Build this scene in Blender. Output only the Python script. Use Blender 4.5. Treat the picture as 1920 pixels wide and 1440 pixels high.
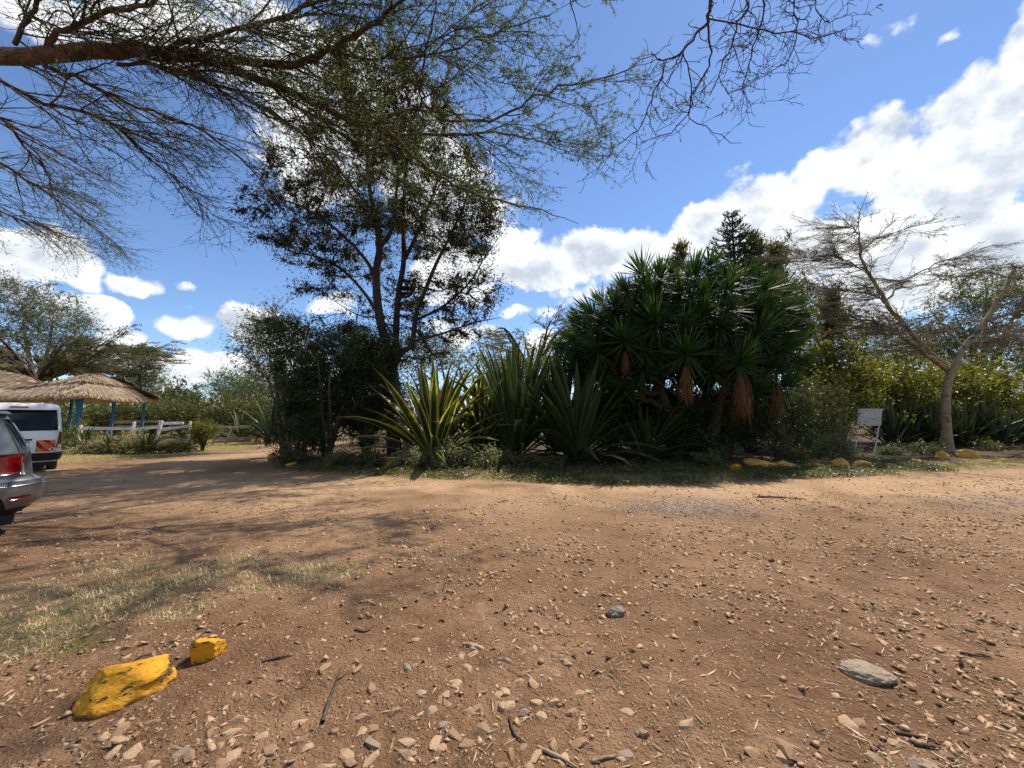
import bpy, bmesh, math, random
import numpy as np
from mathutils import Vector, Matrix, noise as mnoise

for o in list(bpy.data.objects):
    bpy.data.objects.remove(o)
scene = bpy.context.scene
COL = scene.collection

# ------------------------------------------------------------------ camera
F = 721.0                      # focal length in pixels of the 1920 px wide photograph
PITCH = math.radians(4.76)
CAM_H = 1.6
cam_data = bpy.data.cameras.new('camera')
cam_data.sensor_width = 36.0
cam_data.lens = 36.0 * F / 1920.0
cam_data.clip_start = 0.05
cam_data.clip_end = 3000.0
cam = bpy.data.objects.new('camera', cam_data)
cam.location = (0, 0, CAM_H)
cam.rotation_euler = (math.radians(90) + PITCH, 0, 0)
COL.objects.link(cam)
scene.camera = cam

def ray(px, py):
    x = (px - 960.0) / F; u = (720.0 - py) / F
    c, s = math.cos(PITCH), math.sin(PITCH)
    return np.array([x, c - s * u, s + c * u])

def at(px, py, Y):
    d = ray(px, py)
    return np.array([0, 0, CAM_H]) + d * (Y / d[1])

def onz(px, py, z=0.0):
    d = ray(px, py)
    return np.array([0, 0, CAM_H]) + d * ((z - CAM_H) / d[2])

# ------------------------------------------------------------------ light
SUN_EL = math.radians(57)
SUN_AZ = math.radians(42)      # to the right of straight ahead
SUN_DIR = np.array([math.sin(SUN_AZ) * math.cos(SUN_EL), math.cos(SUN_AZ) * math.cos(SUN_EL), math.sin(SUN_EL)])
sun_data = bpy.data.lights.new('sun', 'SUN')
sun_data.energy = 5.0
sun_data.angle = math.radians(0.53)
sun_data.color = (1.0, 0.915, 0.79)
sun = bpy.data.objects.new('sun', sun_data)
sun.rotation_euler = Vector(-SUN_DIR).to_track_quat('-Z', 'Y').to_euler()
sun.location = (20, 30, 50)
COL.objects.link(sun)

scene.view_settings.view_transform = 'Standard'
scene.view_settings.look = 'None'
scene.view_settings.exposure = 0.56
scene.view_settings.gamma = 1.0
scene.view_settings.use_curve_mapping = False
scene.render.engine = 'CYCLES'
scene.cycles.use_denoising = True
scene.cycles.max_bounces = 6
scene.cycles.diffuse_bounces = 3
scene.cycles.transmission_bounces = 4
scene.cycles.glossy_bounces = 2
scene.cycles.transparent_max_bounces = 8
scene.cycles.sample_clamp_indirect = 4.0

# ------------------------------------------------------------------ node helper
class NT:
    def __init__(self, tree):
        self.t = tree; self.n = tree.nodes; self.l = tree.links
    def node(self, typ, inputs=None, **props):
        nd = self.n.new(typ)
        for k, v in props.items():
            setattr(nd, k, v)
        for k, v in (inputs or {}).items():
            s = nd.inputs[k]
            if isinstance(v, bpy.types.NodeSocket):
                self.l.new(v, s)
            else:
                s.default_value = v
        return nd
    def math(self, op, a, b=0.0, clamp=False):
        nd = self.node('ShaderNodeMath', {0: a, 1: b}, operation=op); nd.use_clamp = clamp
        return nd.outputs[0]
    def mix(self, fac, a, b, mode='MIX'):
        nd = self.node('ShaderNodeMix', {0: fac, 6: a, 7: b}, data_type='RGBA', blend_type=mode)
        return nd.outputs[2]
    def ramp(self, v, lo, hi, a=0.0, b=1.0, smooth=True):
        nd = self.node('ShaderNodeMapRange', {0: v, 1: lo, 2: hi, 3: a, 4: b})
        nd.interpolation_type = 'SMOOTHSTEP' if smooth else 'LINEAR'
        return nd.outputs[0]
    def noise(self, vec, scale, detail=4, rough=0.55, dist=0.0, out=0):
        ins = {'Scale': scale, 'Detail': detail, 'Roughness': rough, 'Distortion': dist}
        if vec is not None:
            ins['Vector'] = vec
        nd = self.node('ShaderNodeTexNoise', ins)
        return nd.outputs[out]

def rgb(r, g, b):
    return (r, g, b, 1.0)

# ------------------------------------------------------------------ world: clear blue sky with fair weather cumulus
world = bpy.data.worlds.new('World')
scene.world = world
world.use_nodes = True
world.cycles.sampling_method = 'MANUAL'
world.cycles.sample_map_resolution = 512
w = NT(world.node_tree)
w.n.clear()
sky = w.node('ShaderNodeTexSky', sky_type='NISHITA')
sky.sun_disc = False
sky.sun_elevation = SUN_EL
sky.sun_rotation = SUN_AZ
sky.altitude = 1800
sky.air_density = 1.15
sky.dust_density = 0.25
sky.ozone_density = 4.0
tc = w.node('ShaderNodeTexCoord').outputs['Generated']
CLOUDS = [  # centre, half width and half height in photograph pixels, weight
    (1790, 320, 210, 105, 1), (1930, 230, 150, 100, .95), (1640, 290, 105, 70, .9), (1540, 320, 60, 40, .6), (1930, 90, 60, 80, .8),
    (1420, 430, 110, 95, 1), (1335, 440, 75, 60, .9), (1425, 360, 40, 40, .7), (1560, 460, 140, 70, 1), (1720, 470, 200, 70, 1), (1900, 470, 200, 80, 1),
    (1000, 500, 100, 45, .9), (1110, 490, 80, 55, .9), (1215, 475, 65, 50, .9), (1100, 555, 90, 22, .4), (990, 585, 60, 14, .3), (1250, 520, 80, 50, .8),
    (1650, 545, 330, 60, .9), (1480, 500, 110, 60, .9), (1770, 220, 110, 55, .7), (1870, 160, 80, 50, .7),
    (1690, 45, 60, 30, .30), (1775, 80, 50, 22, .30), (1640, 75, 40, 18, .22),
    (330, 40, 210, 80, .8), (560, 130, 170, 110, .9), (700, 240, 170, 110, .9), (840, 380, 130, 90, .9), (610, 330, 110, 90, .7), (90, 20, 130, 60, .4), (620, 570, 60, 22, .6), (850, 520, 100, 60, .8), (960, 450, 70, 30, .7),
    (40, 480, 110, 60, .9), (140, 505, 65, 38, .9), (255, 525, 44, 24, .9), (200, 588, 55, 34, .9), (90, 590, 80, 50, .8), (345, 608, 60, 28, .95), (440, 612, 50, 30, .95), (520, 625, 60, 34, .9),
    (230, 650, 80, 30, .8), (320, 690, 110, 30, .7), (430, 680, 90, 34, .7), (560, 690, 120, 40, .6), (340, 535, 30, 10, .25), (350, 568, 22, 9, .2), (860, 620, 90, 30, .5), (1030, 640, 70, 24, .4),
]
fwd = np.array([0.0, math.cos(PITCH), math.sin(PITCH)])
wob = w.noise(tc, 9.0, 3, 0.55, 0.0, out=1)
wobv = w.node('ShaderNodeVectorMath', {0: wob, 1: (0.5, 0.5, 0.5)}, operation='SUBTRACT').outputs[0]
wobs = w.node('ShaderNodeVectorMath', {0: wobv, 'Scale': 0.09}, operation='SCALE').outputs[0]
dirw = w.node('ShaderNodeVectorMath', {0: tc, 1: wobs}, operation='ADD').outputs[0]
field = None
for (cx, cy, ca, cb, cw) in CLOUDS:
    c = ray(cx, cy); c = c / np.linalg.norm(c)
    hx = np.cross(c, [0, 0, 1.0]); hx = hx / np.linalg.norm(hx); hz = np.cross(hx, c)
    e1 = ray(cx + ca, cy); e1 = e1 / np.linalg.norm(e1); e2 = ray(cx, cy - cb); e2 = e2 / np.linalg.norm(e2)
    ra = abs(float(e1 @ hx)); rb = abs(float(e2 @ hz))
    # elliptical distance to the cloud's middle, measured on the sky sphere
    d0 = w.node('ShaderNodeVectorMath', {0: dirw, 1: tuple(c)}, operation='SUBTRACT').outputs[0]
    u_ = w.node('ShaderNodeVectorMath', {0: d0, 1: tuple(hx / ra)}, operation='DOT_PRODUCT').outputs['Value']
    v_ = w.node('ShaderNodeVectorMath', {0: d0, 1: tuple(hz / rb)}, operation='DOT_PRODUCT').outputs['Value']
    q_ = w.math('ADD', w.math('MULTIPLY', u_, u_), w.math('MULTIPLY', v_, v_))
    f = w.ramp(q_, 0.0, 2.6, cw, -1.0, smooth=False)
    field = f if field is None else w.math('MAXIMUM', field, f)
# the same kind of cloud goes on all round, outside the photograph's field of view
far = w.noise(tc, 2.6, 2, 0.5)
farf = w.ramp(far, 0.40, 0.68, -1.0, 0.9, smooth=False)
cdir = w.node('ShaderNodeVectorMath', {0: tc, 1: tuple(fwd)}, operation='DOT_PRODUCT').outputs['Value']
farm = w.ramp(cdir, 0.40, 0.56, 1.0, 0.0)
farf = w.math('ADD', farf, w.math('MULTIPLY', w.math('SUBTRACT', 1.0, farm), -2.0))
field = w.math('MAXIMUM', field, farf)
stretch = w.node('ShaderNodeVectorMath', {0: tc, 1: (1.0, 1.0, 1.25)}, operation='MULTIPLY').outputs[0]
n1 = w.noise(stretch, 9.0, 9, 0.60, 0.1)
sh = w.node('ShaderNodeVectorMath', {0: stretch, 1: tuple(SUN_DIR * np.array([1, 1, 1.25]) * 0.03)}, operation='ADD').outputs[0]
n2 = w.noise(sh, 9.0, 5, 0.58, 0.1)
nlow = w.noise(stretch, 5.0, 3, 0.5, 0.0)
dens = w.math('ADD', field, w.math('MULTIPLY', w.math('SUBTRACT', n1, 0.5), 3.1))
mask = w.ramp(dens, -0.12, 0.42, 0.0, 1.0)
lit = w.math('ADD', w.math('MULTIPLY', w.math('SUBTRACT', n1, n2), 4.6), 0.86)
core = w.math('MULTIPLY', w.ramp(dens, 0.30, 1.3, 0.0, 1.0), w.ramp(nlow, 0.36, 0.64, 0.10, 0.80))
lit = w.math('SUBTRACT', lit, core, clamp=True)
ccol = w.mix(lit, rgb(4.5, 4.95, 5.6), rgb(8.3, 8.4, 8.45))
skyc = w.mix(1.0, sky.outputs[0], rgb(1.06, 1.12, 1.20), 'MULTIPLY')
mixc = w.mix(w.math('MULTIPLY', mask, 0.97), skyc, ccol)
bg = w.node('ShaderNodeBackground', {'Color': mixc, 'Strength': 0.097})
w.node('ShaderNodeOutputWorld', {'Surface': bg.outputs[0]})

# ------------------------------------------------------------------ object helpers
def link(o, parent=None):
    COL.objects.link(o)
    if parent is not None:
        o.parent = parent
    return o

def tag(o, label=None, cat=None, group=None, kind=None):
    if label: o['label'] = label
    if cat: o['category'] = cat
    if group: o['group'] = group
    if kind: o['kind'] = kind
    return o

def empty(name, loc, label, cat, group=None, rz=0.0):
    o = bpy.data.objects.new(name, None)
    o.empty_display_size = 0.2
    o.location = tuple(loc); o.rotation_euler = (0, 0, rz)
    link(o)
    return tag(o, label, cat, group)

def np_mesh(name, V, Q=None, T=None, attrs=None, smooth=False, mats=None, fmat=None):
    """mesh from numpy arrays: V (n,3), Q quads (m,4), T tris (k,3); attrs: name -> per-vertex float"""
    me = bpy.data.meshes.new(name)
    V = np.asarray(V, dtype=np.float32)
    nq = 0 if Q is None else len(Q); ntri = 0 if T is None else len(T)
    loops = []
    if nq: loops.append(np.asarray(Q, dtype=np.int32).ravel())
    if ntri: loops.append(np.asarray(T, dtype=np.int32).ravel())
    loops = np.concatenate(loops)
    starts = np.concatenate([np.arange(nq, dtype=np.int32) * 4, nq * 4 + np.arange(ntri, dtype=np.int32) * 3])
    me.vertices.add(len(V)); me.vertices.foreach_set('co', V.ravel())
    me.loops.add(len(loops)); me.loops.foreach_set('vertex_index', loops)
    me.polygons.add(nq + ntri); me.polygons.foreach_set('loop_start', starts)
    if smooth:
        me.polygons.foreach_set('use_smooth', np.ones(nq + ntri, dtype=bool))
    for k, a in (attrs or {}).items():
        at_ = me.attributes.new(k, 'FLOAT', 'POINT')
        at_.data.foreach_set('value', np.asarray(a, dtype=np.float32))
    for m in (mats or []):
        me.materials.append(m)
    if fmat is not None:
        me.polygons.foreach_set('material_index', np.asarray(fmat, dtype=np.int32))
    me.update(calc_edges=True)
    return me

def mobj(name, me, parent=None, loc=None):
    o = bpy.data.objects.new(name, me)
    if loc is not None: o.location = tuple(loc)
    return link(o, parent)

def nrm(a):
    return a / np.maximum(np.linalg.norm(a, axis=-1, keepdims=True), 1e-9)

# smooth value noise on the plane
def _hash(i, j, s):
    h = (i * 374761393 + j * 668265263 + s * 974634777) & 0x7fffffff
    h = ((h ^ (h >> 13)) * 1274126177) & 0x7fffffff
    return ((h ^ (h >> 16)) & 0xffff) / 65535.0

def vnoise(x, y, s=0):
    x = np.asarray(x, dtype=np.float64); y = np.asarray(y, dtype=np.float64)
    i = np.floor(x).astype(np.int64); j = np.floor(y).astype(np.int64)
    u = x - i; v = y - j
    u = u * u * (3 - 2 * u); v = v * v * (3 - 2 * v)
    a = _hash(i, j, s) * (1 - u) + _hash(i + 1, j, s) * u
    b = _hash(i, j + 1, s) * (1 - u) + _hash(i + 1, j + 1, s) * u
    return a * (1 - v) + b * v

def fbm(x, y, s=0, octv=4):
    t = 0; a = 0.5; n = 0
    for k in range(octv):
        t = t + a * vnoise(x * 2 ** k, y * 2 ** k, s + 17 * k); n += a; a *= 0.55
    return t / n

# ------------------------------------------------------------------ tubes, twigs, leaves (all vectorised)
def tubes(groups, sides=5):
    """groups: list of (P (N,K,3), R (N,K)) -> V, Q"""
    Vs, Qs, off = [], [], 0
    ang = np.arange(sides) * 2 * np.pi / sides
    ca, sa = np.cos(ang), np.sin(ang)
    for P, R in groups:
        if len(P) == 0: continue
        N, K, _ = P.shape
        T = nrm(np.gradient(P, axis=1))
        mean = nrm(P[:, -1] - P[:, 0])
        ref = np.where((np.abs(mean[:, 2:3]) > 0.8), np.array([[1.0, 0.2, 0.0]]), np.array([[0.1, 0.0, 1.0]]))
        A = nrm(np.cross(T, np.repeat(ref[:, None, :], K, 1)))
        B = np.cross(T, A)
        ring = P[:, :, None, :] + R[:, :, None, None] * (A[:, :, None, :] * ca[None, None, :, None] + B[:, :, None, :] * sa[None, None, :, None])
        Vs.append(ring.reshape(-1, 3))
        idx = np.arange(N * K * sides).reshape(N, K, sides)
        a = idx[:, :-1, :]; b = np.roll(idx, -1, axis=2)[:, :-1, :]
        c = np.roll(idx, -1, axis=2)[:, 1:, :]; d = idx[:, 1:, :]
        Qs.append(np.stack([a, b, c, d], -1).reshape(-1, 4) + off)
        off += N * K * sides
    return np.concatenate(Vs), np.concatenate(Qs)

def curve(pts, radii, K=16):
    """smooth polyline through control points -> group of one"""
    P = np.array(pts, dtype=float); R = np.array(radii, dtype=float)
    n = len(P)
    t = np.linspace(0, n - 1, K)
    i = np.clip(np.floor(t).astype(int), 0, n - 2); u = (t - i)[:, None]
    Pm = np.vstack([2 * P[0] - P[1], P, 2 * P[-1] - P[-2]])
    p0, p1, p2, p3 = Pm[i], Pm[i + 1], Pm[i + 2], Pm[i + 3]
    C = 0.5 * ((2 * p1) + (p2 - p0) * u + (2 * p0 - 5 * p1 + 4 * p2 - p3) * u ** 2 + (3 * p1 - p0 - 3 * p2 + p3) * u ** 3)
    r = R[i] * (1 - u[:, 0]) + R[i + 1] * u[:, 0]
    return C[None], r[None]

def sample_along(rng, groups, spacing, t0=0.0, t1=1.0, keep=None):
    """random points along tubes: positions, tangents, radii, t"""
    Ps, Ts, Rs, Us = [], [], [], []
    for P, R in groups:
        if len(P) == 0: continue
        N, K, _ = P.shape
        L = np.linalg.norm(np.diff(P, axis=1), axis=2).sum(1)
        n = rng.poisson(np.maximum(L * (t1 - t0) / spacing, 0.0))
        ii = np.repeat(np.arange(N), n)
        u = t0 + (t1 - t0) * rng.random(len(ii))
        s = u * (K - 1); k = np.clip(np.floor(s).astype(int), 0, K - 2); f = (s - k)[:, None]
        a, b = P[ii, k], P[ii, k + 1]
        Ps.append(a * (1 - f) + b * f); Ts.append(nrm(b - a))
        Rs.append(R[ii, k] * (1 - f[:, 0]) + R[ii, k + 1] * f[:, 0]); Us.append(u)
    P = np.concatenate(Ps); T = np.concatenate(Ts); R = np.concatenate(Rs); U = np.concatenate(Us)
    if keep is not None:
        m = keep(P, rng.random(len(P)))
        P, T, R, U = P[m], T[m], R[m], U[m]
    return P, T, R, U

def grow(rng, P, D, L, r0, r1, K=5, wig=0.15, pull=None):
    """polylines that start at P along D"""
    N = len(P)
    out = np.zeros((N, K, 3)); out[:, 0] = P
    d = nrm(D); st = (np.asarray(L) / (K - 1))[:, None] if np.ndim(L) else L / (K - 1)
    for k in range(1, K):
        d = d + wig * rng.normal(size=(N, 3))
        if pull is not None: d = d + pull
        d = nrm(d)
        out[:, k] = out[:, k - 1] + d * st
    t = np.linspace(0, 1, K)[None]
    r0 = np.asarray(r0).reshape(-1, 1); r1 = np.asarray(r1).reshape(-1, 1)
    R = r0 * (1 - t) + r1 * t
    return out, np.broadcast_to(R, (N, K)).copy()

def side_dirs(rng, T, a0, a1):
    perp = nrm(np.cross(T, rng.normal(size=T.shape)))
    a = np.radians(rng.uniform(a0, a1, len(T)))[:, None]
    return nrm(T * np.cos(a) + perp * np.sin(a))

def leaf_quads(rng, P, D, L, W, up=0.3):
    """one pointed leaf (a folded rhombus) at each P along D"""
    N = len(P)
    D = nrm(D)
    nn = rng.normal(size=(N, 3)); nn[:, 2] += up * 2
    S = nrm(np.cross(D, nn)); 
    L = np.broadcast_to(L, (N,))[:, None]; W = np.broadcast_to(W, (N,))[:, None]
    mid = P + D * L * 0.45
    V = np.stack([P, mid + S * W * 0.5, P + D * L, mid - S * W * 0.5], 1).reshape(-1, 3)
    Q = np.arange(N * 4).reshape(N, 4)
    return V, Q

def leaf_tris(rng, P, D, L, W, up=0.3):
    """small leaf for crowns seen from afar: broad at the foot, pointed at the tip"""
    N = len(P); D = nrm(D)
    nn = rng.normal(size=(N, 3)); nn[:, 2] += up * 2
    S = nrm(np.cross(D, nn)); L = np.broadcast_to(L, (N,))[:, None]; W = np.broadcast_to(W, (N,))[:, None]
    V = np.stack([P - S * W * .5 + D * L * .15, P + S * W * .5, P + D * L], 1).reshape(-1, 3)
    return V, np.arange(N * 3).reshape(N, 3)

def rnd_dirs(rng, n, up=0.0):
    d = rng.normal(size=(n, 3)); d[:, 2] += up
    return nrm(d)

def connect(rng, C, S, SR, K=6, taper=0.5, rmax=0.03, rtip=0.006, sag=0.15, pen=0.6):
    """branches from the nearest lower skeleton point S to each clump centre C"""
    d = np.linalg.norm(C[:, None] - S[None], axis=2) + pen * np.maximum(0, S[None, :, 2] - C[:, None, 2] + 0.2)
    i = d.argmin(1)
    A = S[i]
    h = np.linalg.norm(C - A, axis=1)[:, None]
    M = A * 0.5 + C * 0.5 + np.concatenate([rng.normal(size=(len(C), 2)) * 0.10 * h, -sag * h * np.ones((len(C), 1))], 1)
    t = np.linspace(0, 1, K)[None, :, None]
    P = A[:, None] * (1 - t) ** 2 + 2 * M[:, None] * t * (1 - t) + C[:, None] * t ** 2
    P[:, 1:-1] += rng.normal(size=(len(C), K - 2, 3)) * 0.04 * h[:, None]
    r0 = np.minimum(SR[i] * taper, rmax)[:, None]
    R = r0 * (1 - t[:, :, 0]) + rtip * t[:, :, 0]
    return P, R

def pts_of(groups):
    return np.concatenate([g[0].reshape(-1, 3) for g in groups]), np.concatenate([g[1].ravel() for g in groups])

# ------------------------------------------------------------------ materials
def new_mat(name):
    m = bpy.data.materials.new(name); m.use_nodes = True
    t = NT(m.node_tree); t.n.clear()
    return m, t

def finish(t, shader, disp=None):
    t.node('ShaderNodeOutputMaterial', {'Surface': shader})

def leaf_mat(name, ca, cb, trans=0.4, gloss=0.25, tcol=None, rough=0.45, cc=None):
    """leaf: colour varies from leaf to leaf, light passes through"""
    m, t = new_mat(name)
    v = t.node('ShaderNodeAttribute', attribute_name='var').outputs['Fac']
    col = t.mix(v, rgb(*ca), rgb(*cb))
    if cc is not None:
        col = t.mix(t.ramp(v, 0.86, 0.95), col, rgb(*cc))
    p = t.node('ShaderNodeBsdfPrincipled', {'Base Color': col, 'Roughness': rough, 'Specular IOR Level': gloss})
    tc_ = t.mix(1.0, col, rgb(*(tcol or (1.5, 1.6, 0.7))), 'MULTIPLY')
    tr = t.node('ShaderNodeBsdfTranslucent', {'Color': tc_})
    mx = t.node('ShaderNodeMixShader', {0: trans, 1: p.outputs[0], 2: tr.outputs[0]})
    finish(t, mx.outputs[0])
    return m

def bark_mat(name, ca, cb, scale=6.0, bump=0.6, stretch=(1, 1, 0.25), cc=None):
    m, t = new_mat(name)
    oc = t.node('ShaderNodeTexCoord').outputs['Object']
    v = t.node('ShaderNodeVectorMath', {0: oc, 1: stretch}, operation='MULTIPLY').outputs[0]
    n = t.noise(v, scale, 6, 0.65, 0.4)
    f = t.ramp(n, 0.32, 0.68)
    col = t.mix(f, rgb(*ca), rgb(*cb))
    if cc:
        col = t.mix(t.ramp(t.noise(oc, scale * 0.35, 3), 0.55, 0.68), col, rgb(*cc))
    fine = t.noise(v, scale * 6, 4, 0.6)
    hsum = t.math('ADD', n, t.math('MULTIPLY', fine, 0.4))
    bp = t.node('ShaderNodeBump', {'Strength': bump, 'Distance': 0.02, 'Height': hsum})
    p = t.node('ShaderNodeBsdfPrincipled', {'Base Color': col, 'Roughness': 0.85, 'Specular IOR Level': 0.2, 'Normal': bp.outputs[0]})
    finish(t, p.outputs[0])
    return m

def plain_mat(name, col, rough=0.6, spec=0.4, metal=0.0, coat=0.0, var=0.0, scale=8.0, bump=0.0, col2=None):
    m, t = new_mat(name)
    oc = t.node('ShaderNodeTexCoord').outputs['Object']
    c = rgb(*col); nz = None
    ins = {'Roughness': rough, 'Specular IOR Level': spec, 'Metallic': metal, 'Coat Weight': coat, 'Coat Roughness': 0.08}
    if var > 0 or col2 is not None:
        nz = t.noise(oc, scale, 6, 0.6, 0.2)
        c2 = rgb(*(col2 or tuple(x * (1 - var) for x in col)))
        c = t.mix(t.ramp(nz, 0.35, 0.68), c, c2)
    ins['Base Color'] = c
    if bump > 0:
        nz = nz or t.noise(oc, scale, 6, 0.6, 0.2)
        ins['Normal'] = t.node('ShaderNodeBump', {'Strength': bump, 'Distance': 0.01, 'Height': nz}).outputs[0]
    p = t.node('ShaderNodeBsdfPrincipled', ins)
    finish(t, p.outputs[0])
    return m
# ================================================================== GROUND
RNG = np.random.default_rng(7)
# front edge of the planted island / right verge, on the ground (from left to right)
EDGE_PX = [(505, 858), (540, 884), (640, 889), (760, 895), (900, 900), (1040, 908), (1180, 910), (1320, 906), (1460, 900), (1640, 893), (1780, 884), (1920, 874)]
EDGE = np.array([onz(*p)[:2] for p in EDGE_PX])
EDGE_X = np.concatenate([[-9.6], EDGE[1:, 0], [EDGE[-1, 0] + 30]])
EDGE_Y = np.concatenate([[15.5], EDGE[1:, 1], [EDGE[-1, 1] + 12]])
def edge_y(x):
    return np.where(x < -9.4, 1e3, np.interp(x, EDGE_X, EDGE_Y))
def left_x(y):
    return np.interp(y, [5, 11, 13, 17, 23, 26, 60], [-30, -20, -15.3, -13.4, -12.6, -6, 10])

GRASS_SPOTS = [(1 * onz(px, py)[0], onz(px, py)[1], a, b, s) for px, py, a, b, s in [
    (590, 1082, .55, .30, 1.0), (480, 1105, .5, .3, .8), (350, 1095, .7, .4, .9), (200, 1130, .8, .5, 1.0), (90, 1170, .7, .45, 1.0), (30, 1215, .5, .4, 1.0),
    (430, 1060, .6, .35, .55), (250, 1075, .8, .4, .6), (300, 1150, .5, .3, .8), (40, 1120, .8, .5, .6), (620, 1075, .3, .2, .8), (735, 1137, .10, .06, .9), (160, 1060, .8, .4, .4)]]

def zone(x, y):
    """cover of the ground: dusty track, living grass, dry grass, leaf litter (each 0..1)"""
    n = fbm(x * 0.9, y * 0.9, 3); n2 = fbm(x * 2.7, y * 2.7, 9); n3 = fbm(x * .35, y * .35, 23)
    e = y - edge_y(x)
    wob = (n - .5) * 1.6 + (n2 - .5) * 0.6
    verge = np.clip((e + wob * .5) / .25 + .5, 0, 1)
    litter = np.clip((e - 1.0 + wob) / .5, 0, 1) * (x > -9.4)
    leftv = np.clip((left_x(y) - x + wob) / .5, 0, 1) * (y > 8)
    grass = np.maximum(verge * (1 - litter) * np.clip(n2 * 2.2 - .25, .25, 1), leftv * np.clip(n2 * 2 - .1, .3, 1))
    dry = np.zeros_like(x)
    for gx, gy, a, b, s in GRASS_SPOTS:
        q = ((x - gx) / a) ** 2 + ((y - gy) / b) ** 2
        dry = np.maximum(dry, s * np.exp(-q * .9))
    dry = np.clip((dry - .25 + (n2 - .5) * .9) * 1.5, 0, 1)
    yy = y + (n3 - .5) * 2.5 - .06 * np.abs(x)
    track = np.exp(-((yy - 8.4) / 2.5) ** 2) * np.clip((n - .1) * 2.4, 0, 1)
    track = np.maximum(track, .75 * np.exp(-((x + 11.0 + (n3 - .5)) / 1.6) ** 2) * (y > 12))
    track = np.maximum(track, .75 * np.clip((x - 2) / 6, 0, 1) * np.clip(n * 1.8 - .2, 0, 1) * np.clip((y - 4) / 3, 0, 1))
    track = track * (1 - np.clip(grass + litter, 0, 1))
    return track, grass, dry, litter

def ground_h(x, y):
    h = (fbm(x * .22, y * .22, 41) - .5) * .14 + (fbm(x * 1.1, y * 1.1, 5) - .5) * .05 + (fbm(x * 4.2, y * 4.2, 77, 3) - .5) * .04
    near = np.clip((np.hypot(x, y)) / 2.0, .3, 1)
    h = h * near
    e = y - np.where(x < -9.4, 1e3, np.interp(x, EDGE_X, EDGE_Y))
    h = h + .08 * np.clip(e / 1.2, 0, 1)
    return h * np.clip(1.5 - np.hypot(x, y - 10) / 60, 0, 1)

def spread(a, b, d, far, n=22):
    inner = np.arange(a, b + 1e-6, d)
    return inner
def axis_lines(fine, mid, mid_d, far, n):
    lo, hi, d = fine
    c = np.arange(lo, hi + 1e-6, d)
    l = np.arange(mid[0], lo - 1e-6, mid_d); r = np.arange(hi + mid_d, mid[1] + 1e-6, mid_d)
    g = np.geomspace(1, far, n)
    return np.concatenate([mid[0] - g[::-1], l, c, r, r[-1] + g])
gx = axis_lines((-6.5, 6.5, .075), (-21, 22), .22, 900, 14)
gy = np.concatenate([-np.geomspace(1, 200, 8)[::-1], np.arange(-.6, .8, .2), np.arange(.8, 7.5, .07), np.arange(7.5, 16.0, .12), np.arange(16.0, 27, .4), 27 + np.geomspace(1, 1500, 18)])
GX, GY = np.meshgrid(gx, gy, indexing='ij')
GZ = ground_h(GX, GY)
tr_, gr_, dr_, li_ = zone(GX, GY)
nx_, ny_ = GX.shape
idx = np.arange(nx_ * ny_).reshape(nx_, ny_)
GQ = np.stack([idx[:-1, :-1], idx[1:, :-1], idx[1:, 1:], idx[:-1, 1:]], -1).reshape(-1, 4)

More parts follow.
